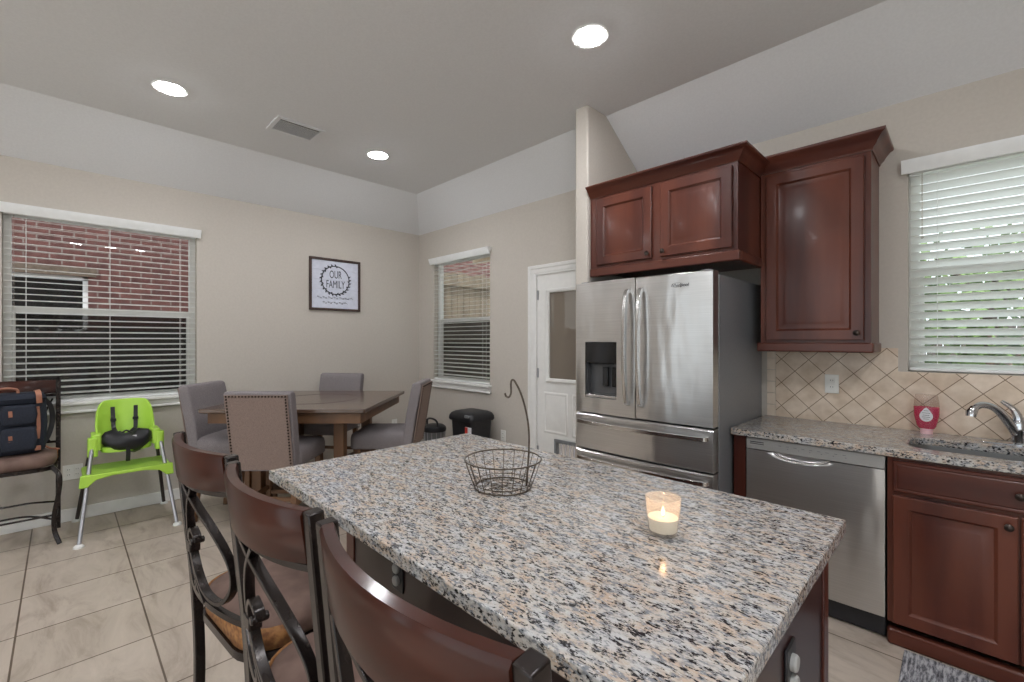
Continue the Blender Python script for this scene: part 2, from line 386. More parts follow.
w = MB(); holed(w, LX, RX, 0, HC, WF, lambda p, q, a, b: w.box(p, q, FY-.12, FY, a, b)); struct(w, 'wall_front', 'wall')
w = MB(); w.prism([(STY, 0), (STY, HC+.01), (CY+.03, HC+.01), (KY-.003, HW+.01), (KY-.003, 0)], lambda p, q, a: (a, p, q), ST0, ST1)
struct(w, 'wall_partition', 'wall', bevel=.012, seg=3)
def base(name, *bx): struct(MB().box(*bx), name, 'white', bevel=.006)
base('baseboard_left', LX, LX+.014, FY, BY, 0, .1)
b_ = MB().box(LX+.014, -3.02, BY-.014, BY, 0, .1); struct(b_, 'baseboard_back', 'white', bevel=.006)
struct(MB().box(ST0-.014, ST0, STY, BY, 0, .1).box(ST0-.014, ST1+.002, STY-.014, STY, 0, .1), 'baseboard_partition', 'white', bevel=.006)

# ------------------------------------------------------------------ windows with sills, blinds
def window(name, span, fn, rail_z, glass='glass', sill=True, half_screen=False):
    """fn(along, out, z): along the wall, out = metres towards outside from the room face"""
    a0, a1, z0, z1 = span
    root = bpy.data.objects.new(name, None); COL.objects.link(root); root['kind'] = 'structure'
    def bx(mb, p, q, o0, o1, l, h):
        A = [fn(p, o0, l), fn(q, o1, h)]
        x = sorted((A[0][0], A[1][0])); y = sorted((A[0][1], A[1][1])); mb.box(x[0], x[1], y[0], y[1], l, h)
    f = MB(); e = .045
    bx(f, a0, a0+e, .07, .125, z0, z1); bx(f, a1-e, a1, .07, .125, z0, z1); bx(f, a0+e, a1-e, .07, .125, z0, z0+e); bx(f, a0+e, a1-e, .07, .125, z1-e, z1)
    bx(f, a0+e, a1-e, .075, .12, rail_z-.022, rail_z+.022)
    bx(f, a0+e, a0+e+.02, .08, .11, z0+e, rail_z); bx(f, a1-e-.02, a1-e, .08, .11, z0+e, rail_z)
    f.build('window_frame', 'white', root, bevel=.004)
    g = MB(); bx(g, a0+e, a1-e, .098, .1, rail_z+.022, z1-e); g.build('pane', glass, root)
    g = MB(); bx(g, a0+e, a1-e, .094, .096, z0+e, rail_z-.022); g.build('pane', glass, root)
    if half_screen:
        g = MB(); bx(g, a0+e, a1-e, .128, .129, z0+e, rail_z-.022); g.build('insect_screen', 'screen', root)
    if sill:
        s = MB(); bx(s, a0-.03, a1+.03, -.05, .07, z0-.022, z0+.004); bx(s, a0-.025, a1+.025, -.022, 0, z0-.085, z0-.022); bx(s, a0-.025, a1+.025, -.03, 0, z0-.085, z0-.066)
        s.build('window_sill', 'white', root, bevel=.005)
    return root
fL = lambda a, o, z: (LX-o, a, z); fB = lambda a, o, z: (a, BY+o, z); fK = lambda a, o, z: (a, KY+o, z); fF = lambda a, o, z: (a, FY-o, z)
window('window_1', WL, fL, 1.637, half_screen=True); window('window_2', WB, fB, 1.65, half_screen=True); window('window_3', WK, fK, 1.80, sill=False)
fR = lambda a, o, z: (RX+o, a, z)
window('window_7', WR[0], fR, 1.3, sill=False)  # added opening on the right wall for ambient light
window('window_8', WE, fL, 1.5, sill=False)
for i, s in enumerate(WF): window('window_%d' % (i+4), s, fF, 1.6, sill=False)
def blind(label, span, fn, tilt, pitch=.047, o=.03, vover=.025, vz=(2.335, 2.405), ret=.045):
    a0, a1, z0, z1 = span
    mid = fn((a0+a1)/2, o, 0)
    r = thing('window_blind', label, 'blind', (mid[0], mid[1], z0))
    def L(a, oo, z):
        p = Vector(fn(a, oo, z)); return p - Vector((mid[0], mid[1], z0))
    def bx(mb, p, q, o0, o1, l, h):
        A, B = L(p, o0, l), L(q, o1, h); mb.box(min(A.x, B.x), max(A.x, B.x), min(A.y, B.y), max(A.y, B.y), l-z0, h-z0)
    v = MB()
    prof = [(-ret+.012, vz[0]), (-ret+.004, vz[0]+.02), (-ret, vz[0]+.03), (-ret-.012, vz[1]-.012), (-ret-.012, vz[1]), (0, vz[1]), (0, vz[1]-.012), (-ret+.024, vz[0]+.01), (-ret+.024, vz[0])]
    v.prism(prof, lambda p, q, a: L(a, p, q), a0-vover, a1+vover)
    v.build('valance', 'blind', r)
    h = MB(); bx(h, a0+.006, a1-.006, o-.024, o+.024, z1-.045, z1-.002); h.build('head_rail', 'blind', r)
    s = MB(); z = z0+.03; hw = .025
    while z < z1-.06:
        dx, dz = hw*math.cos(tilt), hw*math.sin(tilt); t = .0014
        s.prism([(o-dx, z-dz-t), (o+dx, z+dz-t), (o+dx, z+dz+t), (o-dx, z-dz+t)], lambda p, q, a: L(a, p, q), a0+.01, a1-.01); z += pitch
    s.build('slats', 'slat', r)
    b = MB(); bx(b, a0+.01, a1-.01, o-.024, o+.024, z0+.006, z0+.022); b.build('bottom_rail', 'blind', r, bevel=.003)
    n = 3 if a1-a0 > 1.1 else 2
    for i in range(n):
        k = MB(); a = a0+.12+(a1-a0-.24)*i/(n-1)
        for oo in (o-.026, o+.026): k.tube([L(a, oo, z0+.02), L(a, oo, z1-.03)], .0011, 5)
        k.build('ladder_cord', 'blind', r)
    wd = MB(); wd.tube([L(a0+.06, o-.034, z1-.05), L(a0+.06, o-.034, z0+.75)], .003, 6); wd.ball(L(a0+.06, o-.034, z0+.74), .007); wd.build('tilt_wand', 'clear', r)
    return r
blind('wide white slatted blind over the brick view at left', WL, fL, math.radians(10))
blind('narrow white slatted blind beside the door on the back wall', WB, fB, math.radians(8))
blind('white slatted blind tilted nearly shut above the sink', WK, fK, math.radians(-42))

# ------------------------------------------------------------------ door
d = bpy.data.objects.new('door_1', None); COL.objects.link(d); d['kind'] = 'structure'
x0, x1 = DR[0]+.012, DR[1]-.012; gx0, gx1, gz0, gz1 = -2.762, -2.268, 1.05, 1.86
m = MB(); yf = BY+.02
petx0, petx1, petz0, petz1 = -2.66, -2.40, .2, .46
holed(m, x0, x1, .008, 2.04, [(gx0, gx1, gz0, gz1), (petx0, petx1, petz0, petz1)], lambda p, q, a, b: m.box(p, q, yf, yf+.042, a, b))
slab = m.build('door_slab', 'white', d)
m = MB()
def ring_rect(mb, X0, X1, Z0, Z1, y, prof):
    loops = []
    for ins, dep in prof: loops.append([Vector((X0+ins, y-dep, Z0+ins)), Vector((X1-ins, y-dep, Z0+ins)), Vector((X1-ins, y-dep, Z1-ins)), Vector((X0+ins, y-dep, Z1-ins))])
    mb.loft(loops, cap=False)
ring_rect(m, gx0-.035, gx1+.035, gz0-.035, gz1+.035, yf, [(0, 0), (0, .012), (.01, .018), (.025, .014), (.035, .004), (.036, -.02)])
for a, b in ((-2.83, -2.54), (-2.49, -2.2)): ring_rect(m, a, b, .53, .92, yf, [(0, 0), (.004, .004), (.016, .007), (.03, .001), (.05, .006), (.14, .006)])
m.build('door_moulding', 'white', d)
MB().box(gx0, gx1, yf+.012, yf+.02, gz0, gz1).build('pane', 'doorglass', d)
p = MB(); ring_rect(p, petx0-.03, petx1+.03, petz0-.03, petz1+.03, yf, [(0, 0), (0, .016), (.008, .02), (.03, .02), (.032, -.02)])
p.build('pet_door_frame', 'grey', d)
p = MB().box(petx0, petx1, yf+.02, yf+.024, petz0, petz1); pf = p.build('pet_door_flap', 'clear', d)
p = MB()
for i in range(5): x = petx0+.03+i*.05; p.box(x, x+.008, yf+.006, yf+.016, petz0, petz1)
p.build('pet_door_bars', 'labelw', d)
t = MB(); cs = [(0, 0), (.012, .006), (.04, .012), (.05, .02), (.075, .022), (.082, 0)]
def casing(mb, X0, X1, Z1, y):
    for (u, dpt), (u2, d2) in zip(cs, cs[1:]):
        pts = lambda uu, dd: [Vector((X0-uu, y-dd, 0)), Vector((X0-uu, y-dd, Z1+uu)), Vector((X1+uu, y-dd, Z1+uu)), Vector((X1+uu, y-dd, 0))]
        mb.loft([pts(u, dpt), pts(u2, d2)], cap=False, closed=False)
casing(t, DR[0], DR[1], DR[3], BY)
t.box(DR[0], x0, BY, BY+.13, 0, 2.05).box(x1, DR[1], BY, BY+.13, 0, 2.05).box(x0, x1, BY, BY+.13, 2.04, 2.05)
struct(t, 'trim_1', 'white')
for z in (.3, 1.05, 1.8): MB().box(x0-.006, x0+.02, yf-.006, yf+.002, z, z+.09).build('door_hinge', 'silver', d)
k = MB(); k.lathe([(.001, 0), (.03, .0), (.03, .008), (.012, .012), (.012, .04), (.026, .045), (.03, .06), (.02, .075), (.001, .078)], 16, mt=Matrix.Translation((-2.17, yf, .95)) @ Matrix.Rotation(PI/2, 4, 'X'))
k.build('door_knob', 'silver', d)

# ------------------------------------------------------------------ backsplash
s = MB(); TH = .006
s.box(-.872, -.256, KY-TH, KY, .905, 1.365); s.box(-.256, 1.3, KY-TH, KY, .905, 1.233)
struct(s, 'trim_2', 'splash')
s = MB()
for i in range(6): s.box(-.925, -.874, KY-TH-.001, KY, .908+i*.077, .908+i*.077+.074)
struct(s, 'trim_3', 'bordertile', bevel=.0015)

# ------------------------------------------------------------------ recessed lamps and vent
lm = None
lamps = [(-1.4355, 2.037, 'bright recessed ceiling lamp nearest the refrigerator'), (-3.686, .503, 'bright recessed ceiling lamp above the left window'),
         (-3.70, 2.003, 'small far recessed ceiling lamp beyond the air vent'), (-1.4355, .45, 'recessed ceiling lamp over the island stools'),
         (.7, 1.03, 'recessed ceiling lamp nearest the sink'), (.7, .6, 'middle recessed ceiling lamp of the three right of the camera'), (.7, .17, 'recessed ceiling lamp directly right of the camera'),
         (-1.4355, -1.6, 'added unseen recessed ceiling lamp in the middle of the living side'), (-3.7, -1.6, 'added unseen recessed ceiling lamp at the left of the living side'), (1.6, -2.0, 'added unseen recessed ceiling lamp at the right of the living side')]  # the living-side lamps are unseen, added for general light
for x, y, lab in lamps:
    if lm is None:
        lm = thing('recessed_lamp', lab, 'ceiling lamp', (x, y, HC), group='recessed ceiling lamps')
        MB().lathe([(.078, -.001), (.098, -.001), (.1, -.004), (.096, -.007), (.08, -.006)], 28, ring=True).build('trim_ring', 'white', lm)
        MB().lathe([(.001, -.003), (.079, -.003), (.077, -.007), (.066, -.011), (.045, -.014), (.02, -.0155), (.001, -.016)], 28).build('lens', 'lamp', lm)
    else: copy_tree(lm, lab, (x, y, HC))
v = thing('ceiling_vent', 'white louvred air vent in the ceiling between the lamps', 'air vent', (-3.70, 1.30, HC))
fr = MB(); VW, VH = .135, .175
for bx_ in ((-VW, VW, -VH, -VH+.03), (-VW, VW, VH-.03, VH), (-VW, -VW+.03, -VH+.03, VH-.03), (VW-.03, VW, -VH+.03, VH-.03)): fr.box(*bx_, -.012, 0)
fr.build('vent_frame', 'ceil', v, bevel=.003)
MB().box(-VW+.03, VW-.03, -VH+.03, VH-.03, -.002, 0).build('duct', 'black', v)
sl_ = MB()
for i in range(10):
    x = -VW+.04+i*.0195; mt = Matrix.Translation((x, 0, -.008)) @ Matrix.Rotation(.7, 4, 'Y'); sl_.box(-.008, .008, -VH+.03, VH-.03, -.0018, .0018, mt)
sl_.build('louvre', 'ceil', v)

# ------------------------------------------------------------------ outlets
def outlet(label, loc, rz, w=.072, kind='duplex'):
    o = thing('wall_outlet', label, 'outlet', loc, rz)
    MB().box(-w/2, w/2, -.006, 0, -.058, .058).build('cover_plate', 'plate', o, bevel=.003)
    for xc in ((0,) if w < .1 else (-.024, .024)):
        for zc in (.02, -.02):
            q = MB(); q2 = MB(); q.box(xc-.015, xc+.015, -.008, -.005, zc-.014, zc+.014)
            for dx in (-.006, .006): q2.box(xc+dx-.001, xc+dx+.001, -.0086, -.0078, zc-.002, zc+.006)
            sf = q.build('socket_face', 'plate', o, bevel=.003); q2.build('socket_slot', 'black', sf)
    return o
outlet('white outlet on the tiled backsplash under the tall cabinet', (-.565, KY-TH, 1.142), 0)
outlet('white wall outlet behind the dining chairs near the corner', (LX, 2.88, .385), PI/2)
outlet('white wall outlet between the trash bin and the door', (-3.366, BY, .42), 0)
outlet('wide white double outlet beside the green high chair', (LX, .06, .38), PI/2, .115)

# ------------------------------------------------------------------ cabinets
DP = [(0, 0), (0, .018), (.004, .021), (.055, .021), (.06, .017), (.066, .009), (.072, .009), (.1, .016), (.105, .017)]
def raised(mb, x0, x1, z0, z1, y, prof=DP, fill=True):
    loops = []
    for ins, dep in prof: loops.append([Vector((x0+ins, y-dep, z0+ins)), Vector((x1-ins, y-dep, z0+ins)), Vector((x1-ins, y-dep, z1-ins)), Vector((x0+ins, y-dep, z1-ins))])
    mb.loft(loops, cap=True)
def knob(parent, x, y, z):
    k = MB(); k.lathe([(.001, 0), (.008, 0), (.006, .01), (.008, .014), (.014, .018), (.015, .024), (.01, .029), (.001, .031)], 14, mt=Matrix.Translation((x, y, z)) @ Matrix.Rotation(PI/2, 4, 'X'))
    return k.build('knob', 'bronze', parent)
def crown(mb, x0, x1, yf, yb, z0, z1, left=True, right=True):
    H = z1-z0; pr = [(0, 0), (.006, .0), (.01, .15), (.024, .3), (.03, .45), (.05, .75), (.062, .82), (.066, .9), (.066, 1), (0, 1)]
    loops = []
    for o, f in pr:
        z = z0+f*H; l = []
        if left: l += [Vector((x0-o, yb, z)), Vector((x0-o, yf-o, z))]
        else: l += [Vector((x0, yf-o, z))]
        if right: l += [Vector((x1+o, yf-o, z)), Vector((x1+o, yb, z))]
        else: l += [Vector((x1, yf-o, z))]
        loops.append(l)
    mb.loft(loops, cap=False, closed=False)
    # closing faces at both ends of the sweep
    for e in (0, -1): mb.add([l[e] for l in loops], [tuple(range(len(loops)))])
def rail(mb, x0, x1, yf, yb, z0, z1, left=False, right=True):
    mb.box(x0-(.012 if left else 0), x1+(.012 if right else 0), yf-.012, yf+.02, z0, z1)
    if right: mb.box(x1-.02, x1+.012, yf+.02, yb, z0, z1)
# over the fridge
cx0, cx1, cyf = ST1+.004, -.878, 2.65
cb = thing('wall_cabinet', 'dark cherry two-door cabinet mounted over the refrigerator', 'cabinet', (0, 0, 0))
MB().box(cx0, cx1, cyf, KY-.002, 1.9, 2.42).build('cabinet_body', 'wood', cb)
m = MB(); crown(m, cx0, cx1, cyf, KY-.002, 2.405, 2.478, left=False); m.build('crown_moulding', 'woodh', cb)
m = MB(); rail(m, cx0, cx1, cyf, KY-.002, 1.855, 1.912); m.build('light_rail', 'woodh', cb, bevel=.008, seg=3)
for a, b, kx in ((-1.80, -1.388, -1.41), (-1.328, -.905, -1.306)):
    m = MB(); raised(m, a, b, 1.93, 2.385, cyf); dd = m.build('door', 'wood', cb, ang=20); knob(dd, kx, cyf-.02, 1.96)
tx0, tx1, tyf = -.872, -.34, 3.03
cb = thing('wall_cabinet', 'tall dark cherry single-door cabinet left of the sink window', 'cabinet', (0, 0, 0))
MB().box(tx0, tx1, tyf, KY-.002, 1.36, 2.43).build('cabinet_body', 'wood', cb)
m = MB(); crown(m, tx0, tx1, tyf, KY-.002, 2.415, 2.505, left=False); m.build('crown_moulding', 'woodh', cb)
m = MB(); rail(m, tx0-.02, tx1, tyf, KY-.01, 1.342, 1.396); m.build('light_rail', 'woodh', cb, bevel=.008, seg=3)
m = MB(); raised(m, -.84, -.368, 1.41, 2.395, tyf); dd = m.build('door', 'wood', cb, ang=20); knob(dd, -.397, tyf-.02, 1.45)
# base run
BF, CF = 2.735, 2.70
m = MB().box(-.93, -.865, BF, KY-.002, 0, .872); tag(m.build('filler_panel', 'wood', bevel=.002), 'narrow dark cherry filler panel between refrigerator and dishwasher', 'panel')
def base_cab(label, x0, x1):
    cb = thing('base_cabinet', label, 'cabinet', (0, 0, 0))
    m = MB().box(x0, x0+.018, BF, KY-.002, .1, .872).box(x1-.018, x1, BF, KY-.002, .1, .872).box(x0+.018, x1-.018, KY-.02, KY-.002, .1, .872).box(x0+.018, x1-.018, BF, KY-.02, .1, .118)
    m.box(x0+.018, x1-.018, BF, BF+.02, .118, .66).box(x0+.018, x1-.018, BF, BF+.02, .66, .872)
    m.build('cabinet_body', 'wood', cb)
    m = MB().box(x0, x1, BF-.018, BF+.03, 0, .075); m.build('toe_moulding', 'woodh', cb, bevel=.012, seg=3)
    m = MB(); raised(m, x0+.02, x1-.02, .712, .855, BF, [(0, 0), (0, .016), (.005, .02), (.012, .02), (.016, .017), (.022, .02)]); dr = m.build('drawer', 'woodh', cb, ang=20); knob(dr, (x0+x1)/2, BF-.02, .785)
    xm = (x0+x1)/2
    for a, b, kx in ((x0+.02, xm-.004, xm-.03), (xm+.004, x1-.02, xm+.03)):
        m = MB(); raised(m, a, b, .105, .695, BF); dd = m.build('door', 'wood', cb, ang=20); knob(dd, kx, BF-.02, .655)
base_cab('dark cherry sink base cabinet right of the dishwasher', -.247, .575)
base_cab('dark cherry base cabinet at the far right end of the counter', .58, 1.28)
# countertop with sink hole
def plate_hole(outer, hole, z0, z1):
    bm = bmesh.new(); es = []
    for lp in (outer, hole):
        vv = [bm.verts.new((x, y, z1)) for x, y in lp]
        es += [bm.edges.new((vv[i], vv[(i+1) % len(vv)])) for i in range(len(vv))]
    bmesh.ops.triangle_fill(bm, use_beauty=True, use_dissolve=False, edges=es)
    r = bmesh.ops.extrude_face_region(bm, geom=bm.faces[:])
    for g in r['geom']:
        if isinstance(g, bmesh.types.BMVert): g.co.z = z0
    bm.verts.index_update(); mb = MB(); mb.add([v.co for v in bm.verts], [[v.index for v in f.verts] for f in bm.faces]); bm.free(); return mb
def rrect(x0, x1, y0, y1, r, n=6):
    out = []
    for cx_, cy_, a in ((x1-r, y1-r, 0), (x0+r, y1-r, 90), (x0+r, y0+r, 180), (x1-r, y0+r, 270)):
        for i in range(n+1):
            t = math.radians(a+90*i/n); out.append((cx_+r*math.cos(t), cy_+r*math.sin(t)))
    return out
SX0, SX1, SY0, SY1 = -.185, .5, 2.80, 3.135
ct = plate_hole([(-.936, CF), (1.29, CF), (1.29, KY-.008), (-.936, KY-.008)], rrect(SX0, SX1, SY0, SY1, .1), .873, .91)
tag(ct.build('countertop', 'granite', bevel=.004), 'speckled granite worktop along the kitchen wall with a sink cutout', 'countertop')
sk = MB(); loops = []
for z, ins in ((.872, -.012), (.872, .0), (.80, .006), (.72, .014), (.70, .03), (.695, .06)):
    loops.append([Vector((x, y, z)) for x, y in rrect(SX0+ins, SX1-ins, SY0+ins, SY1-ins, max(.1-ins*.4, .03))])
sk.loft(loops, cap=False); sk.add(loops[-1], [tuple(range(len(loops[-1])))])
so = sk.build('sink', 'sink', solid=.0016); tag(so, 'stainless steel undermount sink bowl set into the granite counter', 'sink')
MB().lathe([(.001, .004), (.02, .004), (.036, .006), (.042, .003), (.042, 0)], 18, (.16, 2.97, .697)).build('drain', 'chrome', so)
# faucet
fa = thing('faucet', 'chrome single-lever kitchen faucet behind the sink', 'faucet', (.19, 3.225, .91))
MB().lathe([(.001, 0), (.034, 0), (.034, .006), (.026, .012), (.024, .05), (.026, .058), (.026, .1), (.022, .115), (.001, .125)], 20).build('faucet_body', 'chrome', fa)
MB().box(-.12, .12, -.03, .03, 0, .005).build('deck_plate', 'chrome', fa, bevel=.002)
pa = bez([(0, 0, .04), (-.04, -.03, .12), (-.08, -.07, .175), (-.125, -.115, .19), (-.155, -.14, .165)], 6)
MB().tube(pa, [.02-.006*i/(len(pa)-1) for i in range(len(pa))], 12).build('spout', 'chrome', fa)
MB().tube([(-.147, -.133, .178), (-.158, -.143, .155), (-.16, -.146, .135)], [.016, .021, .019], 14).build('spray_head', 'chrome', fa)
pa = bez([(0, 0, .11), (-.004, .0, .14), (-.02, -.004, .175), (-.055, -.012, .205)], 5)
MB().tube(pa, [.022-.014*i/(len(pa)-1) for i in range(len(pa))], 10).build('lever', 'chrome', fa)
# soap bottle
sb = thing('soap_bottle', 'upside-down clear bottle of pink dish soap by the sink', 'soap bottle', (-.135, 3.283, .91))
sp = lambda pr: MB().lathe(pr, 24, sx=1, sy=.62)
MB().lathe([(.001, 0), (.026, 0), (.026, .022), (.022, .026), (.001, .026)], 18).build('cap', 'cappink', sb)
sp([(.001, .027), (.03, .027), (.038, .04), (.045, .07), (.05, .1), (.051, .142), (.001, .142)]).build('soap', 'pink', sb)
sp([(.001, .0265), (.0315, .0265), (.0395, .04), (.0465, .07), (.0515, .1), (.0525, .142), (.05, .175), (.046, .2), (.044, .208), (.001, .21)]).build('bottle', 'clear', sb)
lb = MB(); n = 16; drop = []
for i in range(n*2):
    t = 2*PI*i/(n*2); r = .027; x = r*math.sin(t)*(1-.35*max(0, math.cos(t))**1.5); z = .098+(r*1.15*math.cos(t)+(.012*max(0, math.cos(t))**3)); drop.append((x, z))
lb.loft([[Vector((x, -.034*math.sqrt(max(0, 1-(x/.056)**2))-.0012, z)) for x, z in drop], [Vector((x, -.034*math.sqrt(max(0, 1-(x/.056)**2))-.0022, z)) for x, z in drop]])
lo = lb.build('bottle_label', 'labelw', sb)
lb = MB()
for i, (w_, z) in enumerate(((.012, .124), (.02, .112), (.016, .1), (.02, .09), (.014, .08))): lb.box(-w_*.8, w_*.8, -.0368, -.0362, z, z+.002)
lb.build('print', 'ink', lo)
# dishwasher
dx0, dx1 = -.860, -.252
dw = thing('dishwasher', 'stainless steel dishwasher under the kitchen counter', 'dishwasher', ((dx0+dx1)/2, BF, 0)); hw = (dx1-dx0)/2-.003
MB().box(-hw, hw, .03, .57, .03, .866).build('tub', 'grey', dw)
dm = MB(); n = 40
# door skin, slightly bowed, with a scooped grip at its top edge
rows = [.113, .118, .3, .5, .7, .76]+[.766+.0045*i for i in range(9)]
def dy(x, z):
    b_ = -.006*(1-(x/hw)**2)
    g = 0
    xc = (x+.04)/.13
    if abs(xc) < 1: zt = .803-.035*math.sqrt(1-xc*xc); g = .018*min(1, max(0, (z-zt)/.007))
    return b_-.012+g
loops = [[Vector((-hw+2*hw*i/n, dy(-hw+2*hw*i/n, z), z)) for i in range(n+1)]+[Vector((hw, .028, z)), Vector((-hw, .028, z))] for z in rows]
dm.loft(loops); dm.build('door', 'steel', dw, ang=50)
MB().box(-hw, hw, -.018, .03, .806, .868).build('control_panel', 'panel', dw, bevel=.003)
q = MB()
for z in (.835, .845): q.box(-hw+.02, -hw+.09, -.0186, -.0178, z, z+.004)
q.build('vent_grille', 'black', dw)
q = MB()
for i in range(9): q.box(-.14+i*.035, -.126+i*.035, -.0188, -.0178, .842, .845)
for i in range(6): q.box(-.1+i*.05, -.094+i*.05, -.0188, -.0178, .83, .834)
q.build('buttons', 'grey', dw)
gp = MB(); gp.tube(bez([(-.165, -.012, .803), (-.13, -.02, .785), (-.04, -.024, .77), (.05, -.02, .785), (.085, -.012, .803)], 6), .0028, 8); gp.build('grip', 'steelplain', dw)
MB().box(-hw, hw, .02, .06, .01, .11).build('toe_kick', 'black', dw, bevel=.003)
# rug
rg = MB(); tag(rg.box(-.185, .75, 2.13, 2.70, 0, .009).build('kitchen_rug', 'rug', bevel=.003), 'grey striped woven rug on the floor before the sink', 'rug')

# ------------------------------------------------------------------ refrigerator
fx0, fx1, fyf = -1.852, -.945, 2.545
rf = thing('refrigerator', 'stainless steel french-door refrigerator with ice dispenser', 'refrigerator', ((fx0+fx1)/2, fyf, 0)); hw = (fx1-fx0)/2
MB().box(-hw, hw, .012, .76, .02, 1.775).build('cabinet_shell', 'fridgeside', rf, bevel=.004)
MB().box(-hw+.02, hw-.02, .012, .2, 0, .05).build('kick_plate', 'black', rf)
def bowed(mb, x0, x1, z0, z1, dep=.075, hole=None, n=14):
    f = lambda x: -dep-.016*(1-(x/hw)**2)
    xs = sorted(set([x0+(x1-x0)*i/n for i in range(n+1)]+([hole[0], hole[1]] if hole else [])))
    if not hole:
        e = .008
        mb.loft([[Vector((x0, 0, z)), *[Vector((x, f(x)+(e if z in (z0, z1) else 0), z)) for x in xs], Vector((x1, 0, z))] for z in (z0, z0+e, z1-e, z1)]); return
    hx0, hx1, hz0, hz1 = hole
    zs = [z0, hz0, hz1, z1]; V = {}; vs = []; fs = []
    def vid(p):
        k = tuple(round(c_, 5) for c_ in p)
        if k not in V: V[k] = len(vs); vs.append(p)
        return V[k]
    for a, b in zip(xs, xs[1:]):
        for l, h_ in zip(zs, zs[1:]):
            if a >= hx0-1e-6 and b <= hx1+1e-6 and abs(l-hz0) < 1e-6: continue
            fs.append([vid((a, f(a), l)), vid((b, f(b), l)), vid((b, f(b), h_)), vid((a, f(a), h_))])
        for z in (z0, z1): fs.append([vid((a, f(a), z)), vid((b, f(b), z)), vid((b, 0, z)), vid((a, 0, z))])
    for x in (x0, x1):
        for l, h_ in zip(zs, zs[1:]): fs.append([vid((x, f(x), l)), vid((x, f(x), h_)), vid((x, 0, h_)), vid((x, 0, l))])
    D = -.012
    for l in (hz0, hz1):
        hxs = [x for x in xs if hx0-1e-6 <= x <= hx1+1e-6]
        for a, b in zip(hxs, hxs[1:]): fs.append([vid((a, f(a), l)), vid((b, f(b), l)), vid((b, D, l)), vid((a, D, l))])
    for x in (hx0, hx1): fs.append([vid((x, f(x), hz0)), vid((x, f(x), hz1)), vid((x, D, hz1)), vid((x, D, hz0))])
    fs.append([vid((hx0, D, hz0)), vid((hx1, D, hz0)), vid((hx1, D, hz1)), vid((hx0, D, hz1))])
    mb.add(vs, fs)
ox = -(fx0+fx1)/2     # world x -> local x
h0, h1, hz0, hz1 = -1.775+ox, -1.53+ox, 1.035, 1.40
m = MB(); bowed(m, -hw, -.003, .935, 1.79, hole=(h0, h1, hz0, hz1)); dl = m.build('door', 'steel', rf, ang=30)
m = MB(); bowed(m, .003, hw, .935, 1.79); dr_ = m.build('door', 'steel', rf, ang=30)
m = MB(); bowed(m, -hw, hw, .69, .925); d1 = m.build('drawer', 'steel', rf, ang=30)
m = MB(); bowed(m, -hw, hw, .06, .68); d2 = m.build('drawer', 'steel', rf, ang=30)
MB().box(-hw+.004, hw-.004, -.002, .012, .06, 1.785).build('gasket', 'black', rf)
for x in (-hw+.02, hw-.08): MB().box(x, x+.06, -.05, .05, 1.776, 1.8).build('hinge_cover', 'grey', rf, bevel=.006)
def hbar(pts, parent):
    m = MB(); m.tube(bez(pts, 6), 0, flat=(.011, .014) if abs(pts[0][0]-pts[-1][0]) < .1 else (.011, .014), up=(0, -1, 0)); return m.build('handle', 'steelplain', parent, bevel=.004)
for x, dd in ((-.045, dl), (.045, dr_)):
    hbar([(x, -.092, 1.02), (x, -.125, 1.05), (x, -.142, 1.2), (x, -.147, 1.36), (x, -.142, 1.52), (x, -.125, 1.68), (x, -.092, 1.715)], dd)
for z, dd in ((.875, d1), (.635, d2)):
    hbar([(-.42, -.076, z), (-.4, -.105, z), (-.22, -.132, z), (0, -.14, z), (.22, -.132, z), (.4, -.105, z), (.42, -.076, z)], dd)
MB().box(h0+.004, h1-.004, -.088, -.014, 1.262, 1.397).build('control_panel', 'blackgloss', dl, bevel=.003)
MB().box(h0+.003, h1-.003, -.078, -.013, 1.037, 1.055).build('drip_tray', 'steelplain', dl, bevel=.003)
MB().box(h0+.003, h0+.009, -.06, -.013, 1.057, 1.26).box(h1-.009, h1-.003, -.06, -.013, 1.057, 1.26).box(h0+.009, h1-.009, -.022, -.013, 1.057, 1.26).build('dispenser_liner', 'liner', dl)
for x in (h0+.115, h0+.185): MB().box(x, x+.04, -.05, -.03, 1.11, 1.235).build('paddle', 'blackgloss', dl, bevel=.004)
m = MB(); 
for i in range(11): m.ball((h0+.03+i*.018, -.07, 1.262), .009, 6)
m.build('dispenser_chute', 'black', dl)
lgx = -1.127+ox; ly = -.075-.016*(1-(lgx/hw)**2)-.0012
tm = Matrix.Translation((lgx, ly, 1.72)) @ Matrix.Rotation(PI/2, 4, 'X')
text('brand_lettering', 'Whirlpool', .026, 'ink', dr_, tm, 1, .2)
m = MB(); m.tube([(lgx-.012+.034*math.cos(t), ly, 1.722+.012*math.sin(t)) for t in [math.radians(20+i*16) for i in range(20)]], .0009, 5); m.build('brand_swoosh', 'bronze', dr_)

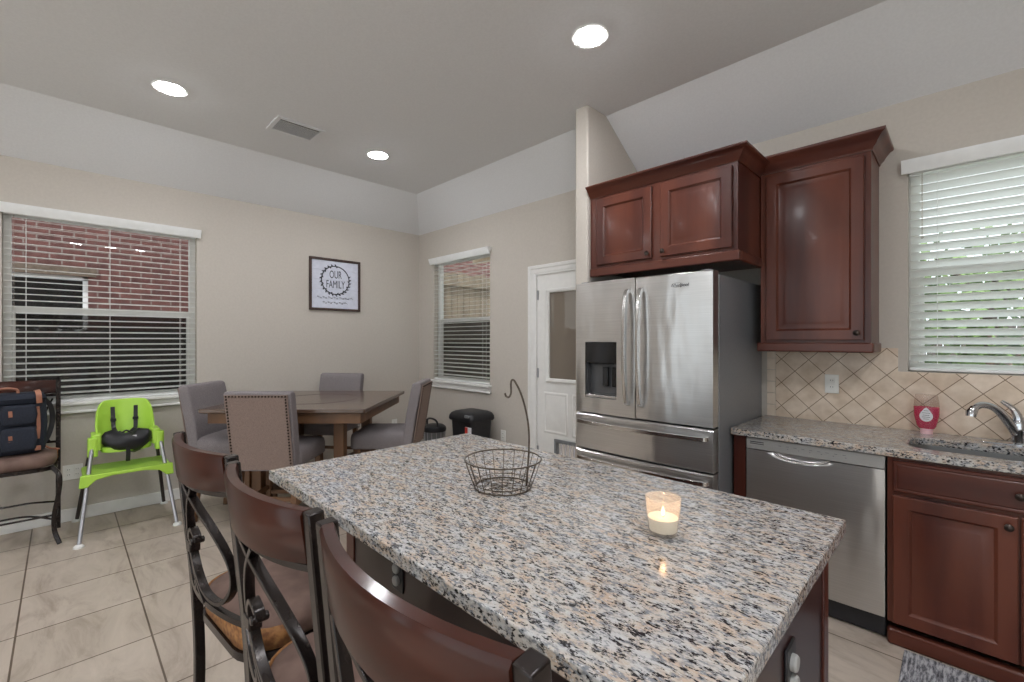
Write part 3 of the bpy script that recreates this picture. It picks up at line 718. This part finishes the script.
# ------------------------------------------------------------------ island
IX0, IX1, IY0, IY1 = -1.886, -.228, .562, 1.545
isl = thing('kitchen_island', 'dark cherry kitchen island body under the speckled granite slab', 'kitchen island', (-1.05, 1.18, 0))
bx0, bx1, by0, by1 = -1.835+1.05, -.268+1.05, .855-1.18, 1.50-1.18
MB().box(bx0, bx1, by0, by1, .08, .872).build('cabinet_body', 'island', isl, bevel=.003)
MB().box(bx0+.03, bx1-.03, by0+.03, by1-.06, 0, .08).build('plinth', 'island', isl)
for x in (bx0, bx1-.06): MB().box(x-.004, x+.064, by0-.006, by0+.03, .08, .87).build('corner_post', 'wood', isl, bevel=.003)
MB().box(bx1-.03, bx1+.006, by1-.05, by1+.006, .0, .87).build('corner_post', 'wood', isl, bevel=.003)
for i in range(3):
    a = bx0+.02+i*(bx1-bx0-.04)/3; b_ = a+(bx1-bx0-.04)/3-.008
    m = MB(); raised(m, a, b_, .1, .69, 0); 
    m.v = [(x, by1+(-y), z) for x, y, z in m.v]; dd = m.build('door', 'wood', isl, ang=20)
    m = MB(); raised(m, a, b_, .70, .85, 0, [(0, 0), (0, .016), (.005, .02), (.03, .02)]); m.v = [(x, by1+(-y), z) for x, y, z in m.v]; m.build('drawer', 'woodh', isl, ang=20)
tag(MB().box(IX0, IX1, IY0, IY1, .873, .91).build('island_countertop', 'granite', bevel=.004), 'large speckled granite island top in the foreground', 'countertop')
def black_outlet(label, loc, rz):
    o = thing('island_outlet', label, 'outlet', loc, rz)
    MB().box(-.036, .036, -.007, 0, -.06, .06).build('cover_plate', 'black', o, bevel=.003)
    for z in (.022, -.022):
        MB().lathe([(.001, 0), (.018, 0), (.018, .008), (.015, .012), (.001, .0125)], 18, mt=Matrix.Translation((0, -.007, z)) @ Matrix.Rotation(PI/2, 4, 'X')).build('safety_plug', 'plug', o)
    return o
black_outlet('black outlet with round white plug covers facing the stools', (-1.43, .855, .573), 0)
black_outlet('black outlet on the near end panel of the island', (-.268, 1.12, .69), PI/2)

# candle
cd = thing('votive_candle', 'lit votive candle in a frosted glass on the island', 'candle', (-.5455, 1.0965, .91)) 
MB().lathe([(.001, 0), (.03, 0), (.035, .004), (.041, .05), (.0445, .096), (.042, .096), (.0385, .05), (.034, .012), (.001, .01)], 32).build('glass_cup', 'votive', cd)
MB().lathe([(.001, .011), (.0335, .012), (.0375, .045), (.03, .046), (.001, .043)], 24).build('wax', 'wax', cd)
MB().tube([(0, 0, .04), (.001, 0, .05)], .001, 5).build('wick', 'black', cd)
MB().lathe([(.0005, .047), (.0035, .05), (.005, .055), (.004, .061), (.002, .067), (.0004, .072)], 14).build('flame', 'flame', cd)
pl = bpy.data.lights.new('candle_glow', 'POINT'); pl.energy = .1; pl.color = (1, .6, .28); pl.shadow_soft_size = .006
po = bpy.data.objects.new('candle_glow', pl); COL.objects.link(po); po.parent = cd; po.location = (0, 0, .09)
# wire basket
wb = thing('wire_basket', 'round wire fruit basket with banana hook on the island', 'basket', (-1.1055, 1.062, .91), PI/4)
circ = lambda r, z, n=36: [(r*math.cos(2*PI*i/n), r*math.sin(2*PI*i/n), z) for i in range(n)]
MB().tube(circ(.13, .097), .0026, 8, ring=True).build('rim', 'wire', wb)
MB().tube(circ(.096, .004), .0026, 8, ring=True).build('base_ring', 'wire', wb); MB().tube(circ(.0985, .018), .0014, 6, ring=True).build('base_ring', 'wire', wb)
m = MB()
for i in range(20):
    t = 2*PI*i/20; m.tube([(r*math.cos(t), r*math.sin(t), z) for r, z in ((.13, .097), (.122, .072), (.107, .03), (.096, .004))], .0013, 5)
m.build('side_wires', 'wire', wb)
m = MB(); m.tube(circ(.035, .004), .0013, 6, ring=True); m.tube(circ(.065, .004), .0012, 6, ring=True)
for i in range(10):
    t = 2*PI*i/10; m.tube([(.0*math.cos(t), 0, .004), (.096*math.cos(t), .096*math.sin(t), .004)], .0012, 5)
m.build('base_grid', 'wire', wb)
m = MB(); m.tube(bez([(.08, .0, .004), (.084, .0, .06), (.088, .0, .12), (.088, .0, .19), (.08, .0, .25), (.064, .0, .31), (.046, .0, .35), (.034, .0, .365), (.027, .0, .355), (.027, .0, .32), (.0195, .0, .306), (.01, .0, .31), (.007, .0, .32)], 6), .0034, 8); m.build('banana_hook', 'wire', wb)

# ------------------------------------------------------------------ bar stools
ZT = 1.11
def make_stool(label, loc, rz):
    st = thing('bar_stool', label, 'bar stool', loc, rz, 'iron bar stools with wooden backs')
    W2 = .23
    yb = lambda z: -.265-.046*max(0, (z-.6))/.51       # raked back
    for sx in (-1, 1):
        m = MB(); m.tube(bez([(sx*W2, -.27, 0), (sx*W2, -.255, .3), (sx*W2, yb(.6), .6), (sx*W2, yb(.85), .85), (sx*W2, yb(ZT), ZT)], 5), 0, flat=(.0135, .0145), up=(0, 1, 0)); m.build('back_post', 'iron', st, bevel=.003)
        m = MB(); m.tube(bez([(sx*.2, .09, .535), (sx*.238, .125, .47), (sx*.232, .12, .34), (sx*.212, .095, .2), (sx*.214, .095, .09), (sx*.24, .12, 0)], 6), 0, flat=(.013, .013), up=(0, 1, 0)); m.build('leg', 'iron', st, bevel=.004)
    m = MB(); n = 14; loops = []
    for i in range(n+1):
        x = -W2+.012+(2*W2-.024)*i/n; b = -.045*(1-(x/W2)**2); k = 1-(x/W2)**2
        y1, y0 = yb(ZT)+b, yb(ZT-.1)+b
        loops.append([Vector((x, y0-.011, ZT-.094-.015*k)), Vector((x, y1-.013, ZT-.008)), Vector((x, y1-.008, ZT)), Vector((x, y1+.01, ZT)), Vector((x, y1+.014, ZT-.008)), Vector((x, y0+.011, ZT-.094-.015*k))])
    m.loft(loops); m.build('top_rail', 'rail', st, ang=40)
    yc = lambda x, z: yb(z)-.035*(1-(x/W2)**2)
    q = MB(); F = (.0085, .006)
    q.tube([(x, yc(x, ZT-.11)+.001, ZT-.104-.014*(1-(x/W2)**2)) for x in [-W2+.01+(2*W2-.02)*i/12 for i in range(13)]], 0, flat=(.006, .01), up=(0, 1, 0)); q.build('crossbar', 'iron', st); q = MB()
    q.tube([(x, yc(x, .65), .65) for x in [-W2+.01+(2*W2-.02)*i/12 for i in range(13)]], 0, flat=(.008, .008), up=(0, 1, 0))
    q.build('crossbar', 'iron', st)
    sc = MB()
    def scroll(pts, n=8):
        pp = bez([(x, 0, z) for x, z in pts], n); sc.tube([(p.x, yc(p.x, p.z), p.z) for p in pp], 0, flat=(.0055, .0105), up=(0, 1, 0))
    scroll([(-.19, .995), (-.07, .975), (.09, .905), (.18, .82), (.185, .74), (.12, .68), (.03, .68), (-.03, .72), (-.065, .77), (-.07, .82), (-.045, .85), (-.015, .842), (-.005, .822)])
    scroll([(.01, .985), (-.05, .92), (-.083, .84), (-.075, .765), (-.03, .695), (.02, .65)])
    scroll([(-.2, .97), (-.165, .88), (-.15, .8), (-.155, .72), (-.185, .655)])
    scroll([(-.155, .74), (-.12, .7), (-.07, .665), (-.045, .675), (-.05, .695)])
    sc.build('back_scroll', 'iron', st, bevel=.002)
    MB().box(-.094, -.055, yc(-.075, .79)-.014, yc(-.075, .79)+.014, .775, .805).build('scroll_collar', 'iron', st, bevel=.003); q = MB(); q.tube([(-.012, yc(-.012, .825)-.018, .824), (-.012, yc(-.012, .825)+.018, .824)], .0095, 12); q.build('scroll_end', 'iron', st, bevel=.003)
    # seat frame, cushion
    q = MB(); q.tube([(x, y, .528) for x, y in rrect(-.22, .22, -.262, .12, .1)], 0, ring=True, flat=(.01, .012), up=(0, 0, 1)); q.build('seat_frame', 'iron', st)
    sq = MB(); loops = []
    for z, ins in ((.537, .02), (.545, .002), (.575, -.006), (.605, -.003), (.62, .02), (.628, .07), (.632, .14)):
        loops.append([Vector((x, y, z)) for x, y in rrect(-.22+ins, .22-ins, -.255+ins, .125-ins, .11 if ins < .1 else .05)])
    sq.loft(loops); sq.build('seat', 'leather', st, ang=60)
    q = MB(); pts = [(x, y) for x, y in rrect(-.227, .227, -.263, .13, .11)]
    half = [p_ for p_ in pts if p_[1] < -.14]
    half.sort(key=lambda p_: math.atan2(p_[0], -p_[1]-.05))
    q.loft([[Vector((x*1.004, y*1.004, z)) for x, y in half] for z in (.543, .605)], cap=False, closed=False); q.build('seat_band', 'worn', st, solid=.003)
    q = MB()
    q.tube(bez([(-.225, -.26, .2), (-.1, -.2, .235), (0, -.185, .24), (.1, -.2, .235), (.225, -.26, .2)], 5), .007, 8)
    q.tube(bez([(-.212, .095, .17), (-.1, .03, .2), (0, .01, .205), (.1, .03, .2), (.212, .095, .17)], 5), .007, 8)
    for sx in (-1, 1): q.tube([(sx*.212, .095, .16), (sx*.228, -.262, .16)], .007, 8)
    q.tube([(-.212, .095, .2), (.212, .095, .2)], .007, 8)
    q.build('stretcher', 'iron', st)
    return st
st1 = make_stool('iron-backed bar stool at the far end of the island, nearest the dining table', (-1.60, .60, 0), math.radians(5))
copy_tree(st1, 'middle bar stool of the row along the island', (-1.048, .615, 0), math.radians(2))
copy_tree(st1, 'bar stool nearest the camera, only its back in view', (-.516, .622, 0), 0)
copy_tree(st1, 'bar stool against the left wall carrying the navy backpack', (-4.54, -.25, 0), -PI/2)

# backpack
bp = thing('backpack', 'navy canvas backpack with tan leather straps on a stool', 'backpack', (-4.575, -.235, .633), -PI/2+.12)
def pillow(mb, x0, x1, y0, y1, z0, z1, r):
    loops = []
    for z, i in ((z0, r*.5), (z0+r*.3, r*.12), (z0+r, 0), ((z0+z1)/2, -.006), (z1-r, 0), (z1-r*.3, r*.2), (z1, r*.7)):
        loops.append([Vector((x, y, z)) for x, y in rrect(x0+i, x1-i, y0+i, y1-i, min(r, (x1-x0)/2.2, (y1-y0)/2.2))])
    mb.loft(loops); return mb
pillow(MB(), -.155, .155, -.09, .07, 0, .40, .05).build('bag_body', 'navy', bp, ang=60)
pillow(MB(), -.1, .06, .06, .115, .03, .19, .02).build('pocket', 'navy', bp, ang=60)
pillow(MB(), -.1, .06, .06, .11, .205, .34, .02).build('pocket', 'navy', bp, ang=60)
pillow(MB(), -.15, .15, -.085, .085, .34, .415, .03).build('top_flap', 'navy', bp, ang=60)
m = MB()
m.tube(bez([(-.11, .075, .19), (-.112, .08, .25), (-.108, .078, .32)], 4), 0, flat=(.008, .003), up=(0, 1, 0))
m.build('leather_strap', 'tan', bp)
m = MB(); m.tube(bez([(-.108, .086, .1), (-.112, .088, .2), (-.105, .09, .3)], 4), 0, flat=(.009, .003), up=(0, 1, 0)); m.box(-.122, -.094, .078, .092, .02, .05); m.build('leather_strap', 'tan', bp)
m = MB(); m.tube(bez([(-.115, .09, .345), (-.112, .092, .4), (-.11, .05, .425), (-.108, .0, .425)], 5), 0, flat=(.014, .004), up=(0, 1, .3)); m.build('leather_strap', 'tan', bp)
m = MB(); m.tube(bez([(-.02, .01, .41), (-.015, .01, .44), (.04, .01, .45), (.09, .01, .44), (.095, .01, .41)], 5), .008, 8); m.build('carry_handle', 'tan', bp)
for z in (.12, .285):
    m = MB(); m.tube([(.02, .117, z-.02), (.022, .12, z+.02)], 0, flat=(.009, .003), up=(0, 1, 0)); m.build('zip_pull', 'tan', bp)
m = MB(); m.tube(bez([(-.15, -.05, .36), (-.185, -.055, .3), (-.195, -.06, .2), (-.175, -.05, .1), (-.15, -.04, .05)], 5), 0, flat=(.014, .004), up=(0, 1, 0)); m.build('shoulder_strap', 'black', bp)
m = MB(); m.tube(bez([(-.15, .0, .03), (-.175, .02, .012), (-.195, .05, .012), (-.21, .08, .008)], 4), 0, flat=(.008, .003), up=(0, 0, 1)); m.build('leather_tie', 'tan', bp)

# ------------------------------------------------------------------ high chair
hc = thing('high_chair', 'lime green toddler high chair under the left window', 'high chair', (-4.575, .352, 0), -PI/2)
nA, nV = 24, 8; loops = []
for j in range(nV+1):
    v_ = j/nV; l = []
    for i in range(nA+1):
        a = math.radians(-118+236*i/nA); aa = abs(math.degrees(a))
        top = .94 if aa < 40 else (.94-.21*((min(aa, 92)-40)/52)**2.2)
        top = top if aa < 92 else .73-.02*(aa-92)/26
        z = .60+(top-.60)*v_; lean = -.05*v_
        rx, ry = .15+.022*v_, .135+.015*v_
        l.append(Vector((rx*math.sin(a), -ry*math.cos(a)+lean*(.4+.6*math.cos(a/2)), z)))
    loops.append(l)
m = MB(); m.loft(loops, cap=False, closed=False); m.build('seat_shell', 'green', hc, solid=.014, bevel=.003, sub=1, ang=60)
m = MB(); m.loft([[Vector((x, y, z)) for x, y in rrect(-.15, .15, -.14, .13, .1)] for z in (.575, .615)]); m.build('seat', 'green', hc, bevel=.006)
for sx in (-1, 1):
    m = MB()
    m.loft([[Vector((sx*(x), y, z+dz)) for x, y in rrect(.145-.0, .2, -.1, .10, .02)] for z, dz in ((.6, 0), (.66, 0), (.715, 0))])
    m.loft([[Vector((sx*x, y, z)) for x, y in rrect(.165, .222, .035, .11, .02)] for z in (.555, .695)])
    m.build('armrest', 'green', hc, bevel=.008, seg=3)
m = MB(); m.loft([[Vector((x, y, z)) for x, y in rrect(-.25, .25, -.15, .2, .05)] for z in (.425, .452)])
fp = [(-.27, .365), (-.225, .365), (-.18, .41), (-.09, .427), (.09, .427), (.18, .41), (.225, .365), (.27, .365), (.262, .452), (-.262, .452)]
m.prism(fp, lambda p, q, a: (p, a, q), .178, .208)
m.build('foot_plank', 'green', hc, bevel=.006)
for sx in (-1, 1):
    m = MB(); m.tube([(sx*.27, .328, .012), (sx*.19, .07, .69)], .0125, 12); lg = m.build('leg', 'silver', hc)
    MB().lathe([(.001, 0), (.03, 0), (.028, .012), (.018, .02), (.001, .022)], 14, (sx*.272, .334, 0)).build('foot_cap', 'rubber', lg)
    m = MB(); m.tube([(sx*.27, -.3, .012), (sx*.185, -.08, .69)], .0125, 12); lg = m.build('leg', 'shadedtube', hc)
    MB().lathe([(.001, 0), (.028, 0), (.026, .012), (.018, .02), (.001, .022)], 14, (sx*.272, -.304, 0)).build('foot_cap', 'rubber', lg)
pd = MB(); loops = []
for z, s_ in ((.575, .5), (.595, .9), (.63, 1.1), (.67, 1.12), (.70, .95), (.715, .5)):
    loops.append([Vector((.135*s_*math.cos(t)*(1+.05*math.sin(3*t)), .045+.105*s_*math.sin(t), z+.016*math.sin(2*t+1)+.012*math.sin(5*t))) for t in [2*PI*i/20 for i in range(20)]])
pd.loft(loops); pd.build('harness_pad', 'black', hc, ang=60)
m = MB()
for sx in (-1, 1):
    m.tube(bez([(sx*.07, -.158, .885), (sx*.068, -.142, .8), (sx*.065, -.115, .72), (sx*.05, -.02, .69)], 5), 0, flat=(.013, .003), up=(0, 1, .2))
    m.box(sx*.067-.017, sx*.067+.017, -.148, -.128, .775, .795)
m.tube(bez([(-.03, .06, .69), (0, .02, .715), (.04, .05, .70), (.09, .0, .705)], 5), .007, 7)
m.tube([(0, .14, .66), (0, .15, .56), (0, .12, .5)], 0, flat=(.013, .003), up=(0, 1, 0))
m.build('harness_strap', 'black', hc)
m = MB().box(-.05, .03, .125, .14, .68, .69); m.build('care_tag', 'labelw', hc)

# ------------------------------------------------------------------ dining set
TCX, TCY = -3.90, 1.544
tb = thing('dining_table', 'square dark walnut counter-height dining table in the corner', 'table', (TCX, TCY, 0), PI/4)
h = .605
def cut(hh, c_): return [(-hh, -hh+c_), (-hh+c_, -hh), (hh-c_, -hh), (hh, -hh+c_), (hh, hh-c_), (hh-c_, hh), (-hh+c_, hh), (-hh, hh-c_)]
m = MB(); m.loft([[Vector((x, y, z)) for x, y in cut(h-i, .012)] for z, i in ((.878, .012), (.884, 0), (.91, 0))]); m.build('tabletop', 'table', tb, bevel=.004)
m = MB(); m.tube(circ(.33, .9103, 60), .0012, 5, ring=True); m.build('inlay_ring', 'signframe', tb)
m = MB(); e = .56
for bx_ in ((-e, e, -e, -e+.022), (-e, e, e-.022, e), (-e, -e+.022, -e+.022, e-.022), (e-.022, e, -e+.022, e-.022)): m.box(*bx_, .80, .878)
m.build('apron', 'oak', tb, bevel=.002)
for sx in (-1, 1):
    for sy in (-1, 1):
        c0, c1 = sx*.32, sy*.32
        m = MB(); m.loft([[Vector((c0+a*r, c1+b*r, z)) for a, b in ((-1, -1), (1, -1), (1, 1), (-1, 1))] for z, r in ((0, .034), (.25, .038), (.76, .04), (.878, .04))]); m.build('leg', 'oak', tb, bevel=.004)
m = MB().box(-.29, .29, -.29, .29, .20, .23).box(-.34, .34, -.012, .012, .80, .878).box(-.012, .012, -.34, -.013, .8, .878).box(-.012, .012, .013, .34, .8, .878); m.build('base_shelf', 'oak', tb, bevel=.003)
def make_chair(label, loc, rz, back='fabric'):
    ch = thing('dining_chair', label, 'chair', loc, rz, 'upholstered dining chairs round the table')
    q = MB(); loops = []
    for z, i in ((.52, .008), (.53, 0), (.60, 0), (.635, .006), (.652, .03), (.66, .08)):
        loops.append([Vector((x, y, z)) for x, y in rrect(-.235+i, .235-i, -.215+i*.3, .25-i, .05)])
    q.loft(loops); q.build('seat', 'fabric', ch, ang=60)
    q = MB(); loops = []
    for z, y0, th, w_ in ((.50, -.215, .075, .222), (.62, -.226, .08, .224), (.8, -.253, .082, .226), (1.0, -.292, .08, .228), (1.045, -.300, .076, .227), (1.062, -.302, .05, .22)):
        loops.append([Vector((x, y0-th/2*k, z)) for x, k in ((-w_, -1), (-w_, 1), (w_, 1), (w_, -1))])
    q.loft(loops); q.build('backrest', 'fabric', ch, bevel=.014, seg=3, ang=50)
    q = MB(); loops = []
    for z in (.515, .62, .8, 1.0, 1.04):
        y0 = -.215-.087*(z-.5)/.54; yy = y0-.0445
        loops.append([Vector((x*.213, yy+.004*k, z)) for x, k in ((-1, 1), (-1, -1), (1, -1), (1, 1))])
    q.loft(loops); pn = q.build('back_panel', 'fabric_warmlit', ch)
    q = MB(); pts = []
    for i in range(24): pts += [(-.2, .52+.5*i/23.5), (.2, .52+.5*i/23.5)]
    for i in range(19): pts.append((-.2+.4*i/18, 1.03))
    for x, z in pts: q.ball((x, -.215-.087*(z-.5)/.54-.0495, z), .0068, 5)
    q.build('nailheads', 'nail', pn)
    for sx in (-1, 1):
        q = MB(); q.loft([[Vector((sx*.195+a*r, .185+b*r, z)) for a, b in ((-1, -1), (1, -1), (1, 1), (-1, 1))] for z, r in ((0, .016), (.52, .022))]); q.build('leg', 'oak', ch, bevel=.003)
        q = MB(); q.loft([[Vector((sx*.195+a*r, y_+b*r, z)) for a, b in ((-1, -1), (1, -1), (1, 1), (-1, 1))] for z, r, y_ in ((0, .017, -.235), (.3, .02, -.205), (.52, .022, -.195))]); q.build('leg', 'oak', ch, bevel=.003)
    MB().box(-.18, .18, .175, .195, .2, .23).build('stretcher', 'oak', ch, bevel=.002); MB().box(-.18, .18, -.225, -.205, .28, .31).build('stretcher', 'oak', ch, bevel=.002)
    for sx in (-1, 1): MB().box(sx*.195-.01, sx*.195+.01, -.2, .17, .24, .27).build('stretcher', 'oak', ch, bevel=.002)
    return ch
Fv, Rv = Vector((-.7071, .7071)), Vector((.7071, .7071))
def pos(bc, face, d=.30): p = Vector(bc)+face*d; return (p.x, p.y, 0)
chB = make_chair('dining chair with its nailhead-trimmed warm-light-tinted grey back towards the camera', pos((-3.389, .953), Fv), PI/4)
copy_tree(chB, 'grey dining chair at the left of the table by the window', pos((-4.39, .815), Rv), -PI/4)
copy_tree(chB, 'grey dining chair behind the table, facing the camera', pos((-4.665, 2.075), -Fv), -PI*3/4-.12)
copy_tree(chB, 'grey dining chair side-on at the right of the table', pos((-3.305, 2.205), -Rv), PI*3/4)

# ------------------------------------------------------------------ bins by the back wall
tbn = thing('trash_bin', 'tall black step bin with a lid under the small window', 'trash bin', (-3.575, 2.985, 0), .0)
q = MB(); q.loft([[Vector((x, y, z)) for x, y in rrect(-w_, w_, -d_, d_, .04)] for z, w_, d_ in ((0, .14, .11), (.02, .145, .115), (.6, .175, .14))]); q.build('bin_body', 'black', tbn)
q = MB(); loops = []
for z, i in ((.595, -.012), (.61, -.02), (.64, -.016), (.668, .0), (.685, .03), (.69, .08)):
    loops.append([Vector((x, y, z+(.02 if y > 0 else 0)*0)) for x, y in rrect(-.178+i, .178-i, -.15+i*.9, .15-i*.9, .05)])
q.loft(loops); q.build('lid', 'black', tbn, ang=50)
MB().box(.09, .155, -.172, -.1, .64, .666).build('lid_latch', 'grey', tbn, bevel=.006)
MB().box(.075, .155, -.148, -.13, .46, .545).build('sticker', 'labelw', tbn); MB().box(.076, .117, -.149, -.148, .46, .545).build('sticker_panel', 'red', tbn)
MB().box(-.06, .06, -.165, -.11, .01, .035).build('pedal', 'black', tbn, bevel=.006)
sbn = thing('waste_basket', 'small round grey bin with black handled lid near the corner', 'trash bin', (-4.145, 2.93, 0))
MB().lathe([(.001, 0), (.095, 0), (.1, .01), (.115, .4), (.118, .41), (.001, .41)], 28).build('bin_body', 'grey', sbn)
MB().lathe([(.001, .405), (.125, .405), (.128, .43), (.12, .455), (.09, .475), (.001, .48)], 28).build('lid', 'black', sbn)
MB().tube(bez([(-.1, -.03, .45), (-.095, -.035, .51), (-.05, -.04, .54), (.05, -.04, .54), (.095, -.035, .51), (.1, -.03, .45)], 5), .011, 9).build('handle', 'black', sbn)
q = MB()
for i in range(14):
    t = 2*PI*i/14; q.tube([(.1*math.cos(t), .1*math.sin(t), .02), (.117*math.cos(t), .117*math.sin(t), .4)], .004, 5)
q.build('ribs', 'silver', sbn)

# ------------------------------------------------------------------ wall sign
sg = thing('wall_sign', 'square framed white OUR FAMILY sign on the left wall', 'sign', (LX, 2.143, 2.022), PI/2)
a = .285; f_ = .024
q = MB()
for bx_ in ((-a, a, -a, -a+f_), (-a, a, a-f_, a), (-a, -a+f_, -a+f_, a-f_), (a-f_, a, -a+f_, a-f_)): q.box(bx_[0], bx_[1], -.028, 0, bx_[2], bx_[3])
q.build('sign_frame', 'signframe', sg, bevel=.002)
q = MB(); hh = a-f_
for i in range(5):
    z = -hh+i*2*hh/5; q.box(-hh, hh, -.012, -.002, z+.0008, z+2*hh/5-.0008)
q.build('board', 'paper', sg)
q = MB(); cz = .05; R_ = .155
q.tube([(R_*math.cos(t), -.014, cz+R_*math.sin(t)) for t in [2*PI*i/48 for i in range(48)]], .0055, 6, ring=True)
for i in range(44):
    t = math.radians(80+i*7) if i < 30 else math.radians(-70+(i-30)*6.4)
    s_ = 1 if i % 2 else -.75
    p0 = Vector((R_*math.cos(t), -.0145, cz+R_*math.sin(t))); dr0 = Vector((math.cos(t), 0, math.sin(t)))*s_*.024+Vector((-math.sin(t), 0, math.cos(t)))*.02
    if s_ < 0 and i % 4: continue
    q.tube([p0, p0+dr0*.5, p0+dr0], [.003, .0075, .001], 6)
q.build('wreath', 'ink', sg)
for body, z in (('OUR', .108), ('FAMILY', .0)):
    text('lettering', body, .118, 'ink', sg, Matrix.Translation((0, -.0135, cz-.05+z)) @ Matrix.Rotation(PI/2, 4, 'X'), .55)
q = MB()
random.seed(5)
for z, w_ in ((-.145, .2), (-.2, .14)):
    x = -w_
    while x < w_:
        L_ = random.uniform(.03, .055); n_ = int(L_/.0022)
        q.tube([(x+L_*i/n_, -.0135, z+.006*math.sin(i*1.25)*(1.9 if (i//5) % 3 == 0 else .9)+.008*math.sin(i*.31)) for i in range(n_+1)], .0012, 4); x += L_+.012
q.build('script_lines', 'ink', sg)

# ------------------------------------------------------------------ outdoors
struct(MB().box(-14, 8, -8, 16, -.35, -.25), 'ground', 'bounceground')
nh = thing('neighbour_house', 'red brick house wall next door seen through the left window', 'house', (-8, 0, -.25))
wn = (-1.2, .24, 1.05, 2.48)
q = MB(); holed(q, -7, 8, 0, 6, [wn], lambda p, r, a_, b_: q.box(-.2, 0, p, r, a_, b_)); q.build('brick_wall', 'brick', nh)
q = MB()
for p_, r_, l_, h_ in ((wn[0], wn[0]+.05, wn[2], wn[3]), (wn[1]-.05, wn[1], wn[2], wn[3]), (wn[0], wn[1], wn[3]-.05, wn[3]), (wn[0], wn[1], wn[2], wn[2]+.05), (wn[0], wn[1], 1.76, 1.8)): q.box(-.1, -.04, p_, r_, l_, h_)
wf = q.build('window', 'white', nh)
MB().box(-.14, -.12, wn[0], wn[1], wn[2], wn[3]).build('window_pane', 'blackgloss', wf)
MB().box(.0, .012, wn[0]-.08, wn[1]+.08, wn[3], wn[3]+.1).build('lintel', 'stem', nh)
def fence(label, p0, p1, hgt, mt='fence'):
    p0, p1 = Vector(p0), Vector(p1); L_ = (p1-p0).length; an = math.atan2(p1.y-p0.y, p1.x-p0.x)
    fo = thing('wooden_fence', label, 'fence', (p0.x, p0.y, -.25), an)
    q = MB(); x = 0; i = 0
    while x < L_:
        hh_ = hgt+.02*math.sin(i*1.7); q.prism([(x, 0), (x, hh_-.03), (x+.03, hh_), (x+.105, hh_), (x+.135, hh_-.03), (x+.135, 0)], lambda p, r, a_: (p, a_, r), 0, .018); x += .142; i += 1
    q.build('pickets', mt, fo)
    for z in (.25, hgt*.55, hgt-.25): MB().box(0, L_, .018, .06, z, z+.09).build('fence_rail', mt, fo)
    return fo
fence('dark weathered picket fence outside the left window', (-6.5, -4, 0), (-6.5, 3.1, 0), 1.78)
fence('tall tan fence beside the patio outside the small back window', (-6.6, 7.0, 0), (-6.6, 3.15, 0), 2.9, 'cedar')
fence('weathered picket fence at the back of the yard', (-6.4, 7.2, 0), (6, 7.2, 0), 1.9)
pt = thing('patio_cover', 'tan covered patio roof outside the small back window', 'patio cover', (-3.2, 5.1, -.25))
MB().box(-1.9, 1.5, -1.5, 1.3, 2.95, 3.02).build('roof_boards', 'roof', pt)
for i in range(6): MB().box(-1.9, 1.5, -1.3+i*.48, -1.25+i*.48, 2.78, 2.95).build('joist', 'beam', pt)
for x in (-1.8, 1.4): MB().box(x-.07, x+.07, 1.0, 1.14, .06, 2.78).build('post', 'beam', pt)
MB().box(-1.9, 1.5, -1.5, 1.3, 0, .06).build('patio_slab', 'pad', pt)
def tree(label, x, y, hgt, rad, seed, cat='tree'):
    random.seed(seed); tr = thing('tree', label, cat, (x, y, -.25))
    q = MB(); q.tube(bez([(0, 0, 0), (.05, .02, hgt*.3), (-.03, .04, hgt*.6), (.02, 0, hgt*.9)], 4), [.09-.07*i/12 for i in range(13)], 8)
    for k in range(6):
        t = k*1.05; q.tube([(0, 0, hgt*(.4+.07*k)), (rad*.4*math.cos(t), rad*.4*math.sin(t), hgt*(.55+.07*k)), (rad*.75*math.cos(t), rad*.75*math.sin(t), hgt*(.62+.07*k))], [.035, .022, .008], 6)
    q.build('trunk', 'stem', tr)
    q = MB()
    for k in range(1500):
        d_ = Vector((random.gauss(0, 1), random.gauss(0, 1), random.gauss(0, 1))).normalized()*random.uniform(.45, 1)
        c_ = Vector((d_.x*rad, d_.y*rad, hgt*.68+d_.z*hgt*.34)); a_ = Vector((random.gauss(0, 1), random.gauss(0, 1), random.gauss(0, 1))).normalized(); b_ = a_.orthogonal().normalized(); s_ = random.uniform(.06, .11)
        q.add([c_-a_*s_, c_+b_*s_*.4, c_+a_*s_, c_-b_*s_*.4], [(0, 1, 2, 3)])
    q.build('foliage', 'leaf', tr)
tree('leafy green tree outside the sink window', .2, 5.6, 2.6, 1.0, 3)
tree('taller green tree further right outside the sink window', 2.7, 5.6, 3.4, 1.2, 9)
